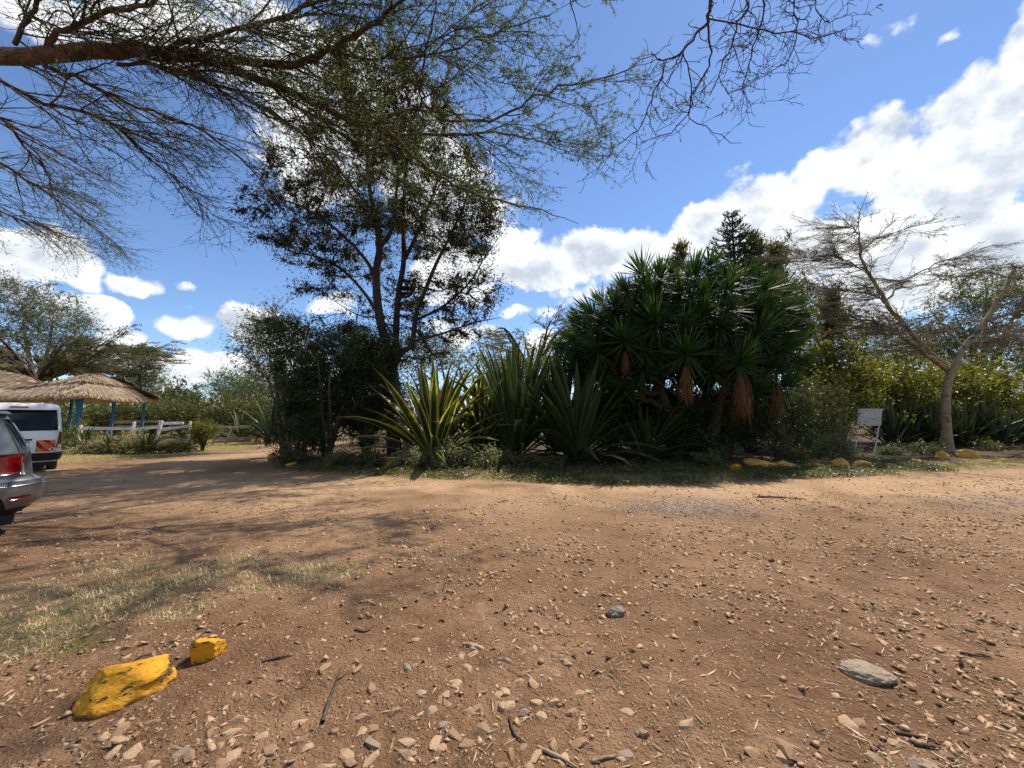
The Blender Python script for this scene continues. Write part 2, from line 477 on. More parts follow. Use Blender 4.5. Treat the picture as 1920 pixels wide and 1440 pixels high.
def ground_material():
    m, t = new_mat('dirt')
    oc = t.node('ShaderNodeTexCoord').outputs['Object']
    at_ = lambda n: t.node('ShaderNodeAttribute', attribute_name=n).outputs['Fac']
    big = t.noise(oc, 0.55, 5, 0.6)
    mid = t.noise(oc, 3.5, 6, 0.65)
    fine = t.noise(oc, 38, 5, 0.7)
    grit = t.node('ShaderNodeTexVoronoi', {'Vector': oc, 'Scale': 60.0}, feature='F1')
    col = t.mix(t.ramp(big, .35, .65), rgb(.185, .104, .058), rgb(.300, .182, .105))
    col = t.mix(t.ramp(mid, .35, .7, 0, .7), col, rgb(.110, .058, .032))
    col = t.mix(t.math('MULTIPLY', at_('track'), t.ramp(mid, .2, .62, .45, 1)), col, rgb(.52, .345, .20))
    col = t.mix(t.math('MULTIPLY', at_('dry'), .55), col, rgb(.26, .20, .105))
    col = t.mix(t.math('MULTIPLY', at_('grass'), .75), col, rgb(.30, .25, .11))
    col = t.mix(t.math('MULTIPLY', at_('litter'), .85), col, rgb(.075, .052, .032))
    # small embedded chips and specks
    cellw = t.node('ShaderNodeVectorMath', {0: oc, 1: t.node('ShaderNodeVectorMath', {0: t.noise(oc, 30, 2, .5, out=1), 'Scale': .03}, operation='SCALE').outputs[0]}, operation='ADD').outputs[0]
    cell = t.node('ShaderNodeTexVoronoi', {'Vector': cellw, 'Scale': 42.0}, feature='F1')
    cr = t.node('ShaderNodeSeparateColor', {0: cell.outputs['Color']})
    pick = t.ramp(t.math('ADD', cr.outputs[0], t.math('MULTIPLY', t.math('SUBTRACT', mid, .5), .9)), .66, .70, 0, 1)
    chip = t.math('MULTIPLY', pick, t.ramp(cell.outputs['Distance'], .42, .30, 0, 1))
    col = t.mix(t.math('MULTIPLY', chip, .8), col, t.mix(cr.outputs[1], rgb(.30, .195, .115), rgb(.45, .32, .21)))
    spk = t.ramp(t.noise(oc, 120, 2, .5), .63, .70, 0, .6)
    col = t.mix(spk, col, rgb(.06, .04, .028))
    col = t.mix(t.ramp(fine, .3, .75, 0, .45), col, t.mix(1.0, col, rgb(.55, .52, .5), 'MULTIPLY'))
    hgt = t.math('ADD', t.math('MULTIPLY', fine, .7), t.math('ADD', t.math('MULTIPLY', mid, .9), t.math('MULTIPLY', grit.outputs['Distance'], .35)))
    lump = t.noise(oc, 13, 4, .6)
    hgt = t.math('ADD', t.math('ADD', hgt, t.math('MULTIPLY', chip, .9)), t.math('MULTIPLY', lump, 1.6))
    bp = t.node('ShaderNodeBump', {'Strength': 1.0, 'Distance': .03, 'Height': hgt})
    p = t.node('ShaderNodeBsdfPrincipled', {'Base Color': col, 'Roughness': .95, 'Specular IOR Level': .12, 'Normal': bp.outputs[0]})
    finish(t, p.outputs[0])
    return m
M_DIRT = ground_material()
gme = np_mesh('ground', np.stack([GX, GY, GZ], -1).reshape(-1, 3), GQ, attrs={'track': tr_.ravel(), 'grass': gr_.ravel(), 'dry': dr_.ravel(), 'litter': li_.ravel()}, smooth=True, mats=[M_DIRT])
ground = mobj('ground', gme)
tag(ground, 'brown stony dirt yard with dusty wheel track and grassy verges', 'ground', kind='structure')

# ------------------------------------------------------------------ stones lying in the dirt
def hull_mesh(name, rng, n=14, flat=.5, mats=None, var=None):
    bm = bmesh.new()
    for k in range(n):
        v = nrm(rng.normal(size=3)) * rng.uniform(.75, 1.0)
        v = np.array([v[0] * rng.uniform(.9, 1.1), v[1] * .72, v[2] * flat])
        v[2] = min(v[2], flat * .75)
        bm.verts.new(v)
    r = bmesh.ops.convex_hull(bm, input=list(bm.verts))
    junk = list({g for g in r['geom_interior'] + r['geom_unused'] if isinstance(g, bmesh.types.BMVert)})
    if junk: bmesh.ops.delete(bm, geom=junk, context='VERTS')
    bmesh.ops.triangulate(bm, faces=bm.faces)
    me = bpy.data.meshes.new(name); bm.to_mesh(me); bm.free()
    for m in mats or []: me.materials.append(m)
    return me

def stone_material(name, use_attr, ca, cb, cc, dust=rgb(.26, .165, .10)):
    m, t = new_mat(name)
    oc = t.node('ShaderNodeTexCoord').outputs['Object']
    v = t.node('ShaderNodeAttribute', attribute_name='var').outputs['Fac'] if use_attr else t.node('ShaderNodeObjectInfo').outputs['Random']
    col = t.mix(t.ramp(v, .15, .6), rgb(*ca), rgb(*cb))
    col = t.mix(t.ramp(v, .88, .93), col, rgb(*cc))
    wp = t.node('ShaderNodeNewGeometry').outputs['Position']
    n = t.noise(wp, 34, 6, .65, .3)
    col = t.mix(t.ramp(n, .35, .68, 0, .75), col, t.mix(.5, col, dust))
    n2 = t.noise(wp, 150, 4, .6)
    col = t.mix(t.ramp(n2, .35, .75, 0, .5), col, t.mix(1.0, col, rgb(.5, .47, .45), 'MULTIPLY'))
    bp = t.node('ShaderNodeBump', {'Strength': .8, 'Distance': .008, 'Height': t.math('ADD', n, t.math('MULTIPLY', n2, .35))})
    p = t.node('ShaderNodeBsdfPrincipled', {'Base Color': col, 'Roughness': .9, 'Specular IOR Level': .2, 'Normal': bp.outputs[0]})
    finish(t, p.outputs[0])
    return m
M_STONE = stone_material('stone', False, (.25, .158, .094), (.40, .272, .165), (.24, .19, .148))
M_STONE_A = stone_material('small_stone', True, (.29, .18, .105), (.50, .335, .20), (.27, .215, .165))
stone_meshes = [hull_mesh('stone', RNG, int(RNG.integers(18, 26)), RNG.uniform(.42, .75), [M_STONE]) for k in range(14)]

def stone_density(x, y):
    n = fbm(x * .8, y * .8, 61); n2 = fbm(x * 2.6, y * 2.6, 67)
    d = np.clip((n - .30) * 2.8, 0.16, 1) * np.clip((n2 - .25) * 2.2, .15, 1)
    d *= np.clip((9.0 + .18 * x - y) / 2.2, .14, 1)            # fewer out on the dusty track
    d *= np.clip(.55 + .09 * (x + 4), .35, 1.2)
    tr, g, dr, li = zone(x, y)
    return d * (1 - .75 * np.clip(g + dr, 0, 1)) * (1 - li)
N0 = 215000
sy = .7 + 11.5 * RNG.random(N0) ** 1.25
sx = (RNG.random(N0) * 2 - 1) * (sy * 1.42 + 1.2)
kp = RNG.random(N0) < stone_density(sx, sy) * np.clip(sy / 3.2, .25, 1.0)
sx, sy = sx[kp], sy[kp]
ss = (.0095 * (1 - RNG.random(len(sx))) ** -.58)
ss = np.clip(ss * 1.3, .0125, .052)
extra = [(1150, 1150, .075), (1470, 1405, .09), (1415, 1418, .07), (880, 1215, .07), (865, 1235, .06), (775, 1065, .07), (780, 1205, .06), (1480, 1095, .08), (1690, 1040, .08), (1560, 1100, .07), (560, 1215, .05), (700, 1400, .07), (650, 1425, .06), (755, 1415, .07), (880, 1340, .06), (905, 1375, .065), (1045, 1222, .06), (1175, 1340, .055), (1590, 1360, .07), (1500, 1290, .055), (225, 1385, .07), (205, 1215, .06), (160, 1185, .05)]
ex = np.array([onz(a, b)[:2] for a, b, c in extra])
sx = np.concatenate([ex[:, 0], sx]); sy = np.concatenate([ex[:, 1], sy]); ss = np.concatenate([[c * .95 for a, b, c in extra], ss])
app = ss / np.hypot(np.hypot(sx, sy), 1.6)
inview = (np.abs(sx) < sy * 1.36) & (sy > 1.1)
order = np.argsort(-(app * inview))
top, rest = order[:300], order[300:]
for i in top:
    o = bpy.data.objects.new('stone', stone_meshes[int(RNG.integers(len(stone_meshes)))])
    s = float(ss[i])
    o.location = (sx[i], sy[i], float(ground_h(sx[i:i + 1], sy[i:i + 1])[0]) - s * .08)
    o.rotation_euler = (RNG.normal() * .22, RNG.normal() * .22, RNG.random() * 6.28)
    o.scale = (s * RNG.uniform(.9, 1.25), s * RNG.uniform(.75, 1.1), s * RNG.uniform(.5, .95))
    link(o, ground)

def scatter(name, meshes, X, Y, S, rng, mat, parent=None, sink=.1, tilt=.2, zs=(.45, .85), kind='stuff', label=None, Z=None):
    """thousands of small pieces joined into one object"""
    Vs, Ts, As, off = [], [], [], 0
    pick = rng.integers(len(meshes), size=len(X))
    for k, me in enumerate(meshes):
        sel = np.where(pick == k)[0]
        if len(sel) == 0: continue
        v = np.zeros(len(me.vertices) * 3, dtype=np.float32); me.vertices.foreach_get('co', v); v = v.reshape(-1, 3)
        t = np.zeros(len(me.polygons) * 3, dtype=np.int32); me.polygons.foreach_get('vertices', t); t = t.reshape(-1, 3)
        n = len(sel); s = S[sel]
        sc = np.stack([s * rng.uniform(.85, 1.2, n), s * rng.uniform(.7, 1.1, n), s * rng.uniform(*zs, n)], 1)
        w_ = v[None] * sc[:, None]
        a = rng.random(n) * 6.283; c, si = np.cos(a)[:, None], np.sin(a)[:, None]
        x_ = w_[..., 0] * c - w_[..., 1] * si; y_ = w_[..., 0] * si + w_[..., 1] * c
        z_ = w_[..., 2] + x_ * rng.normal(size=(n, 1)) * tilt + y_ * rng.normal(size=(n, 1)) * tilt
        gz = (ground_h(X[sel], Y[sel]) if Z is None else Z[sel]) + s * sink
        Vs.append(np.stack([x_ + X[sel][:, None], y_ + Y[sel][:, None], z_ + gz[:, None]], -1).reshape(-1, 3))
        Ts.append((t[None] + (np.arange(n) * len(v))[:, None, None]).reshape(-1, 3) + off)
        As.append(np.repeat(rng.random(n), len(v))); off += n * len(v)
    me = np_mesh(name, np.concatenate(Vs), None, np.concatenate(Ts), {'var': np.concatenate(As)}, mats=[mat])
    o = mobj(name, me, parent)
    o['kind'] = kind
    if label: o['label'] = label
    return o
small_hulls = [hull_mesh('small_stone', RNG, 6, RNG.uniform(.4, .65)) for k in range(8)]
keep_rest = rest[(np.abs(sx[rest]) < sy[rest] * 1.5 + .8)]
scatter('small_stones', small_hulls, sx[keep_rest], sy[keep_rest], ss[keep_rest], RNG, M_STONE_A, ground, sink=-.01, tilt=.35, zs=(.55, 1.05))

# loose grit between the stones, near the camera
n = 22000
py_ = .9 + 6.5 * RNG.random(n) ** 1.5; px_ = (RNG.random(n) * 2 - 1) * (py_ * 1.4 + .5)
kp = RNG.random(n) < np.clip(fbm(px_ * 2, py_ * 2, 88) * 1.6 - .25, .08, 1)
px_, py_ = px_[kp], py_[kp]
tiny = [hull_mesh('grit', RNG, 5, .6) for k in range(5)]
scatter('grit', tiny, px_, py_, RNG.uniform(.003, .009, len(px_)), RNG, M_STONE_A, ground)

# grey road gravel spilled on the track (two patches)
M_GRAVEL = stone_material('gravel', True, (.30, .285, .27), (.44, .42, .39), (.58, .55, .52), dust=rgb(.30, .25, .21))
for (cx, cy, rx, ry, nn, lab) in [(1290, 948, 1.15, .75, 3000, 'patch of grey road gravel on the dusty track before the yucca'), (1865, 945, 1.5, .8, 2200, 'patch of grey gravel on the track at the edge of the yard')]:
    c = onz(cx, cy)
    q = RNG.normal(size=(nn, 2)) * .5
    X = c[0] + q[:, 0] * rx * 1.3; Y = c[1] + q[:, 1] * ry * 1.1
    o = scatter('gravel', small_hulls, X, Y, RNG.uniform(.011, .030, nn), RNG, M_GRAVEL, None, label=lab)
    o['category'] = 'gravel'

# ------------------------------------------------------------------ grass
def blades(rng, X, Y, h, lean, wd, Z=None):
    N = len(X)
    z = ground_h(X, Y) if Z is None else Z
    a = rng.random(N) * 6.283
    d = np.stack([np.cos(a), np.sin(a), np.zeros(N)], 1); s = np.stack([-np.sin(a), np.cos(a), np.zeros(N)], 1)
    b = np.stack([X, Y, z - .004], 1)
    ln = np.broadcast_to(lean, (N,))[:, None]; h_ = np.broadcast_to(h, (N,))[:, None]; w_ = np.broadcast_to(wd, (N,))[:, None]
    up = np.array([[0, 0, 1.0]])
    mid = b + d * h_ * .45 * ln + up * h_ * .55 * np.sqrt(np.maximum(1 - .6 * ln ** 2, .05))
    tip = b + d * h_ * 1.0 * ln + up * h_ * np.sqrt(np.maximum(1 - ln ** 2, .02)) * .9
    V = np.stack([b - s * w_ * .5, b + s * w_ * .5, mid + s * w_ * .4, mid - s * w_ * .4, tip], 1).reshape(-1, 3)
    base = (np.arange(N) * 5)[:, None]
    Q = base + np.array([[0, 1, 2, 3]]); T = base + np.array([[3, 2, 4]])
    return V, Q, T, np.repeat(rng.random(N), 5)

M_GRASS = leaf_mat('verge_grass', (.24, .25, .075), (.44, .37, .16), .35, .15, cc=(.50, .41, .22))
M_STRAW = leaf_mat('dry_grass', (.46, .35, .18), (.68, .56, .33), .25, .15, tcol=(1.1, 1.0, .7), cc=(.20, .22, .08))
def grass_patch(name, label, n, xr, yr, which, h, lean, wd, mat, thr=.15, seed=0):
    rng = np.random.default_rng(seed)
    X = rng.uniform(*xr, n); Y = rng.uniform(*yr, n)
    z = zone(X, Y)[which]
    tuft = fbm(X * 7, Y * 7, 31 + seed, 2)
    k = rng.random(n) < np.clip((z - thr) * 1.6, 0, 1) * np.clip(tuft * 4.2 - 1.5, .06, 1)
    X, Y = X[k], Y[k]
    V, Q, T, A = blades(rng, X, Y, rng.uniform(*h, len(X)), rng.uniform(*lean, len(X)), rng.uniform(*wd, len(X)))
    o = mobj(name, np_mesh(name, V, Q, T, {'var': A}, mats=[mat]))
    return tag(o, label, 'grass', kind='stuff')
grass_patch('dry_grass', 'trampled pale dry grass beside the yellow painted rocks', 80000, (-8, -1.2), (2.0, 6.2), 2, (.03, .085), (.7, .99), (.003, .006), M_STRAW, .2, 1)
grass_patch('island_grass', 'short green and straw grass along the planted island edge', 60000, (-10, 20), (9.0, 18), 1, (.04, .12), (.3, .9), (.008, .016), M_GRASS, .1, 2)
grass_patch('lawn_grass', 'short sunlit lawn strip before the broken white fence', 34000, (-24, -8), (12, 27), 1, (.05, .11), (.3, .9), (.012, .022), M_GRASS, .1, 3)
# green regrowth among the straw
rng = np.random.default_rng(5)
gsel = [(575, 1090, .18), (40, 1240, .22), (100, 1190, .25), (200, 1165, .15), (330, 1105, .14), (30, 1180, .25), (150, 1230, .1), (270, 1075, .12)]
X = np.concatenate([onz(a, b)[0] + rng.normal(size=110) * s for a, b, s in gsel]); Y = np.concatenate([onz(a, b)[1] + rng.normal(size=110) * s * .7 for a, b, s in gsel])
V, Q, T, A = blades(rng, X, Y, rng.uniform(.03, .08, len(X)), rng.uniform(.3, .9, len(X)), rng.uniform(.003, .006, len(X)))
M_GREEN = leaf_mat('green_grass', (.07, .12, .03), (.14, .19, .05), .35, .2)
tag(mobj('green_grass', np_mesh('green_grass', V, Q, T, {'var': A}, mats=[M_GREEN])), 'small green tufts sprouting through the dry grass', 'grass', kind='stuff')

# straw, bark chips and dead leaflets strewn over the dirt
n = 9000
Y = .9 + 7.5 * rng.random(n) ** 1.4; X = (rng.random(n) * 2 - 1) * (Y * 1.4 + .4)
k = rng.random(n) < np.clip(fbm(X * 1.3, Y * 1.3, 93) * 2.2 - .6, .05, 1)
X, Y = X[k], Y[k]; N = len(X)
a = rng.random(N) * 6.283; L = .008 + .05 * rng.random(N) ** 3; wd = rng.uniform(.002, .005, N)
z = ground_h(X, Y) + .004
d = np.stack([np.cos(a), np.sin(a), rng.normal(size=N) * .12], 1); s = np.stack([-np.sin(a), np.cos(a), rng.normal(size=N) * .3], 1)
b = np.stack([X, Y, z + .003], 1)
V = np.stack([b - d * L[:, None], b + s * wd[:, None], b + d * L[:, None], b - s * wd[:, None]], 1).reshape(-1, 3)
M_CHIP = leaf_mat('straw_litter', (.20, .13, .07), (.52, .42, .27), .1, .2, cc=(.05, .035, .025))
tag(mobj('straw_litter', np_mesh('straw_litter', V, np.arange(N * 4).reshape(N, 4), None, {'var': np.repeat(rng.random(N), 4)}, mats=[M_CHIP])), 'straw bits and dead leaflets strewn over the brown dirt', 'litter', kind='stuff')

# fallen twigs, each a thing of its own
M_DEADWOOD = bark_mat('dead_wood', (.16, .11, .075), (.30, .23, .16), 18, .5, (1, 1, 1))
M_CHAR = bark_mat('dark_dead_wood', (.035, .026, .02), (.10, .075, .055), 18, .5, (1, 1, 1))
TWIGS = [((605, 1362), (618, 1320), (640, 1262), .011, M_CHAR, 'thin dark bent twig standing out on the bare dirt near the yellow rocks'),
         ((1010, 1412), (1040, 1425), (1085, 1448), .010, M_DEADWOOD, 'straight brown stick cut off by the lower picture edge'),
         ((1110, 1432), (1140, 1424), (1175, 1417), .008, M_DEADWOOD, 'pale split stick beside the straight brown stick'),
         ((955, 1355), (965, 1385), (985, 1400), .008, M_CHAR, 'short forked dark twig on the dirt in mid foreground'),
         ((1420, 930), (1450, 932), (1512, 937), .018, M_CHAR, 'long dark fallen stick on the track by the gravel'),
         ((1680, 1380), (1720, 1388), (1770, 1400), .008, M_CHAR, 'slender dark stick among pale stones in the stony corner'),
         ((1715, 1405), (1740, 1410), (1765, 1412), .010, M_CHAR, 'short thick dark stick in the stony corner'),
         ((665, 1190), (685, 1193), (700, 1182), .008, M_CHAR, 'small dark broken twig right of the dry grass'),
         ((490, 1255), (520, 1247), (545, 1238), .009, M_CHAR, 'dark twig lying just right of the small yellow rock'),
         ((1800, 1222), (1830, 1228), (1860, 1232), .008, M_CHAR, 'thin dark twig by the large grey stone'),
         ((245, 1258), (262, 1248), (285, 1240), .006, M_CHAR, 'tiny twig behind the large yellow rock')]
for a, b, c, r, mt, lab in TWIGS:
    pts = [onz(*p) for p in (a, b, c)]
    pts = [np.array([p[0], p[1], float(ground_h(p[:1], p[1:2])[0]) + r * .8 + (.004 if i == 1 else 0)]) for i, p in enumerate(pts)]
    g = curve(pts, [r, r * .9, r * .35], 10)
    g[0][0, 1:-1] += rng.normal(size=(8, 3)) * r * .12
    gs = [g]
    Pp, Tt, Rr, U = sample_along(rng, [g], .35, .4, .9)
    if len(Pp):
        D = side_dirs(rng, Tt, 35, 60); D[:, 2] = np.abs(D[:, 2]) * .15
        gs.append(grow(rng, Pp, D, .09, np.full(len(Pp), r * .4), np.full(len(Pp), r * .15), 4, .2))
    V, Q = tubes(gs, 6)
    o0 = pts[0].copy(); o0[2] = 0
    tag(mobj('fallen_twig', np_mesh('fallen_twig', V - o0, Q, smooth=True, mats=[mt]), None, o0), lab, 'twig', 'fallen twigs on the dirt')
# ================================================================== TREES
def wood_obj(name, groups, mat, parent, org, sides=5):
    V, Q = tubes(groups, sides)
    o = mobj(name, np_mesh(name, V - org, Q, smooth=True, mats=[mat]), parent)
    if name in ('branches', 'twigs', 'bare_twigs', 'small_branches'): o['kind'] = 'stuff'
    return o

def leaf_obj(name, parts, mat, parent, org, label=None):
    Vs, Qs, As, off = [], [], [], 0
    for V, Q, A in parts:
        Vs.append(V); Qs.append(Q + off); As.append(A); off += len(V)
    F_ = np.concatenate(Qs)
    o = mobj(name, np_mesh(name, np.concatenate(Vs) - org, F_ if F_.shape[1] == 4 else None, F_ if F_.shape[1] == 3 else None, {'var': np.concatenate(As)}, mats=[mat]), parent)
    if label: o['label'] = label
    return o

# ------------------------------------------------------------------ thorn tree whose limb reaches over the yard
rng = np.random.default_rng(11)
AC = np.array([-17.6, 6.0, 0.0])
M_ABARK = bark_mat('acacia_bark', (.085, .046, .027), (.20, .118, .066), 9, .9, (.5, 1, 1), cc=(.055, .042, .032))
M_ATWIG = bark_mat('acacia_twig', (.042, .030, .022), (.095, .068, .047), 25, .3, (1, 1, 1))  # bark colour darkened so twigs read as backlit silhouettes
M_ALEAF = leaf_mat('acacia_leaf', (.055, .078, .036), (.115, .145, .065), .45, .04, rough=.8)
HA = 9.5
def ap(px, py, h=6.7): return onz(px, py, h + HA - 6.7)
fork = np.array([-16.8, 6.2, 5.9])
limbs = {}
def limb(k, pts, radii, K=18): limbs[k] = curve(pts, np.array(radii) * (1.0 if k == 'trunk' else (1.12 if k == 'main' else (.72 if k.startswith('rise') else .92))), K)
limb('trunk', [AC + [0, 0, -.2], AC + [.05, .02, 1.2], AC + [.3, .1, 3.9], fork], [.55, .44, .38, .35], 14)
limb('main', [fork, (-14.6, 6.6, 8.0), ap(-60, 104, 6.65), ap(0, 104), ap(150, 101), ap(260, 96), ap(335, 103), ap(400, 112)], [.25, .20, .155, .150, .140, .130, .118, .105], 30)
limb('up', [ap(395, 110), ap(480, 121), ap(560, 119), ap(612, 100), ap(660, 70), ap(720, 30, 6.9), ap(790, -30, 7.1)], [.085, .085, .08, .075, .06, .045, .02], 22)
limb('low', [ap(395, 114), ap(480, 145), ap(560, 180), ap(640, 220), ap(705, 238), ap(740, 258), ap(772, 290, 6.6), ap(812, 322, 6.6), ap(852, 348, 6.5), ap(905, 370, 6.4), ap(960, 382, 6.3), ap(1020, 396, 6.2), ap(1085, 420, 6.0)], [.095, .095, .09, .085, .08, .07, .06, .052, .045, .04, .03, .022, .01], 34)
limb('mid', [ap(735, 254), ap(800, 254), ap(870, 250), ap(950, 250), ap(1010, 262), ap(1080, 292, 6.5)], [.05, .045, .038, .03, .02, .008], 18)
limb('right', [ap(700, 234), ap(740, 212), ap(780, 204), ap(850, 227), ap(920, 225), ap(972, 200), ap(1022, 170), ap(1100, 152), ap(1180, 130), ap(1235, 98)], [.05, .045, .042, .038, .034, .03, .025, .02, .014, .007], 28)
limb('spur', [ap(780, 204), ap(791, 188), ap(793, 147), ap(796, 100), ap(810, 40), ap(830, -30)], [.035, .033, .028, .024, .018, .01], 16)
limb('rise', [ap(90, 82, 6.75), ap(130, 50), ap(200, 25), ap(285, 4), ap(360, -30)], [.075, .07, .06, .05, .04], 16)
limb('rise2', [ap(28, 82, 6.75), ap(50, 40), ap(72, -5), ap(90, -60)], [.06, .055, .05, .04], 12)
limb('hang1', [ap(85, 124, 6.6), ap(160, 155, 6.5), ap(215, 182, 6.4), ap(300, 215, 6.3), ap(400, 258, 6.2), ap(480, 330, 6.0), ap(540, 420, 5.6)], [.05, .045, .04, .035, .028, .02, .008], 26)
limb('hang2', [ap(-60, 120, 6.5), ap(0, 148, 6.45), ap(80, 195, 6.4), ap(165, 210, 6.3), ap(235, 250, 6.2), ap(290, 305, 6.1), ap(345, 347, 5.9), ap(400, 402, 5.7), ap(440, 428, 5.5)], [.06, .05, .045, .042, .036, .03, .022, .015, .008], 28)
limb('hang3', [ap(220, 120, 6.6), ap(300, 130, 6.5), ap(420, 160, 6.4), ap(560, 245, 6.3), ap(640, 330, 6.1), ap(690, 430, 5.8)], [.04, .036, .032, .026, .018, .008], 22)
limb('left1', [fork + [.2, .3, .5], (-17.2, 9.3, 8.4), ap(-30, 300, 6.4), ap(60, 345, 6.3), ap(140, 400, 6.1), ap(215, 455, 5.8)], [.15, .09, .05, .04, .025, .008], 22)
limb('left2', [fork + [.0, .3, .6], (-18.2, 8.8, 8.2), ap(-90, 340, 6.2), ap(0, 395, 6.0), ap(90, 430, 5.8), ap(200, 470, 5.6)], [.13, .08, .045, .03, .018, .007], 22)
limb('left3', [fork + [.2, .2, .6], (-16.2, 7.8, 8.2), ap(-60, 200, 6.5), ap(30, 255, 6.4), ap(90, 330, 6.2), ap(110, 410, 5.9)], [.13, .08, .045, .035, .02, .008], 22)
limb('mid2', [ap(500, 152), ap(560, 205, 6.5), ap(640, 250, 6.4), ap(740, 330, 6.2), ap(830, 420, 5.9), ap(880, 470, 5.7)], [.045, .04, .034, .024, .014, .006], 22)
limb('thin', [ap(738, 258), ap(765, 330, 6.4), ap(780, 400, 6.1), ap(815, 440, 5.9), ap(838, 490, 5.6)], [.022, .018, .014, .010, .005], 16)
limb('top1', [ap(300, 98, 6.8), ap(420, 60), ap(560, 20), ap(700, -40)], [.05, .045, .035, .02], 14)
limb('top2', [ap(620, 100), ap(720, 110), ap(820, 100), ap(930, 60), ap(1030, 30)], [.035, .03, .025, .018, .008], 16)
limb('back', [fork, (-19.5, 4.0, 7.6), (-21.5, 1.0, 9.0), (-23, -1.5, 9.4)], [.2, .14, .08, .03], 14)
limb('over', [fork + [.1, -.2, .2], (-12.6, 4.4, 7.8), (-6.6, 3.0, 8.6), (-2.0, 1.9, 8.4), (.6, 2.1, 7.2), at(1345, -60, 2.8)], [.19, .13, .09, .06, .04, .02], 26)
acacia = empty('acacia_tree', AC, 'spreading thorn tree whose long brown limb and fine leafy twigs hang over the yard', 'tree')
LG = [limbs[k] for k in limbs]
wood_obj('trunk', [limbs['trunk']], M_ABARK, acacia, AC, 12)
big = [limbs[k] for k in limbs if k != 'trunk']
for P, R in big:     # natural kinks
    P[0, 2:-1] += rng.normal(size=(P.shape[1] - 3, 3)) * .03
for k in limbs:
    if k != 'trunk': wood_obj('limb', [limbs[k]], M_ABARK if k in ('main', 'up', 'low', 'mid', 'right', 'rise', 'back', 'over') else M_ATWIG, acacia, AC, 9)  # lit-looking brown bark on main limbs, silhouette-dark bark on the rest
out_xy = lambda P: nrm(np.concatenate([P[:, :2] - AC[None, :2], np.zeros((len(P), 1))], 1))
src = [limbs[k] for k in limbs if k not in ('trunk', 'back', 'over')]
def inframe(P, margin=1.15):
    f = P[:, 1] * math.cos(PITCH) + (P[:, 2] - CAM_H) * math.sin(PITCH)
    u = -P[:, 1] * math.sin(PITCH) + (P[:, 2] - CAM_H) * math.cos(PITCH)
    return (f > .3) & (np.abs(P[:, 0]) < f * 1.332 * margin + .8) & (u < f * 1.0 * margin + .8)
def branch_level(src, spacing, a0, a1, Lr, rr, K, wig, droop, outw, t0=.08, keep=None, tipcut=0.3):
    P, T, R, U = sample_along(rng, src, spacing, t0, 1.0, keep)
    D = side_dirs(rng, T, a0, a1) + out_xy(P) * outw
    D[:, 2] = D[:, 2] * .45 - droop
    L = rng.uniform(*Lr, len(P)) * (1.08 - tipcut * U)
    r0 = np.minimum(R * .7, rr[0])
    pull = np.array([[0, 0, -droop * .25]])
    return grow(rng, P, D, L, r0, np.full(len(P), rr[1]), K, wig, pull)
B1 = branch_level(src, .245, 22, 66, (1.4, 3.6), (.022, .006), 10, .10, .08, .34, .06, lambda P, r: inframe(P) & (r < np.where(P[:, 0] < -4.5, 1.0, .52)), .76)
B2 = branch_level([B1], .36, 28, 70, (.8, 1.8), (.010, .0045), 8, .15, .06, .16, .1)
thin_keep = lambda P, r: r < np.clip(.72 + .03 * (P[:, 0] + 7), .60, 1.0)
B3 = branch_level([B1, B2], .19, 32, 78, (.25, .75), (.0056, .0034), 4, .24, .04, .10, .1, thin_keep)
V3 = wood_obj('branches', [B1], M_ATWIG, acacia, AC, 4)
wood_obj('twigs', [B2, B3], M_ATWIG, acacia, AC, 3)
# feathery leaves in small tufts along the twigs; thick towards the outer right of the crown, thin to the left
lk = lambda P, r: r < np.clip(.14 + .055 * (P[:, 0] + 6.3), .09, .72)
P, T, R, U = sample_along(rng, [B2, B3], .055, .1, 1.0, lk)
parts = []
cl = fbm(P[:, 0] * 1.5, P[:, 1] * 1.5 + P[:, 2], 4)
for j in range(3):
    D = nrm(side_dirs(rng, T, 35, 85) + rnd_dirs(rng, len(P)) * .4)
    V, Q = leaf_quads(rng, P, D, rng.uniform(.05, .10, len(P)), rng.uniform(.013, .024, len(P)))
    parts.append((V, Q, np.repeat(np.clip(cl * .6 + rng.random(len(P)) * .4, 0, .85), 4)))
leaf_obj('leaves', parts, M_ALEAF, acacia, AC)

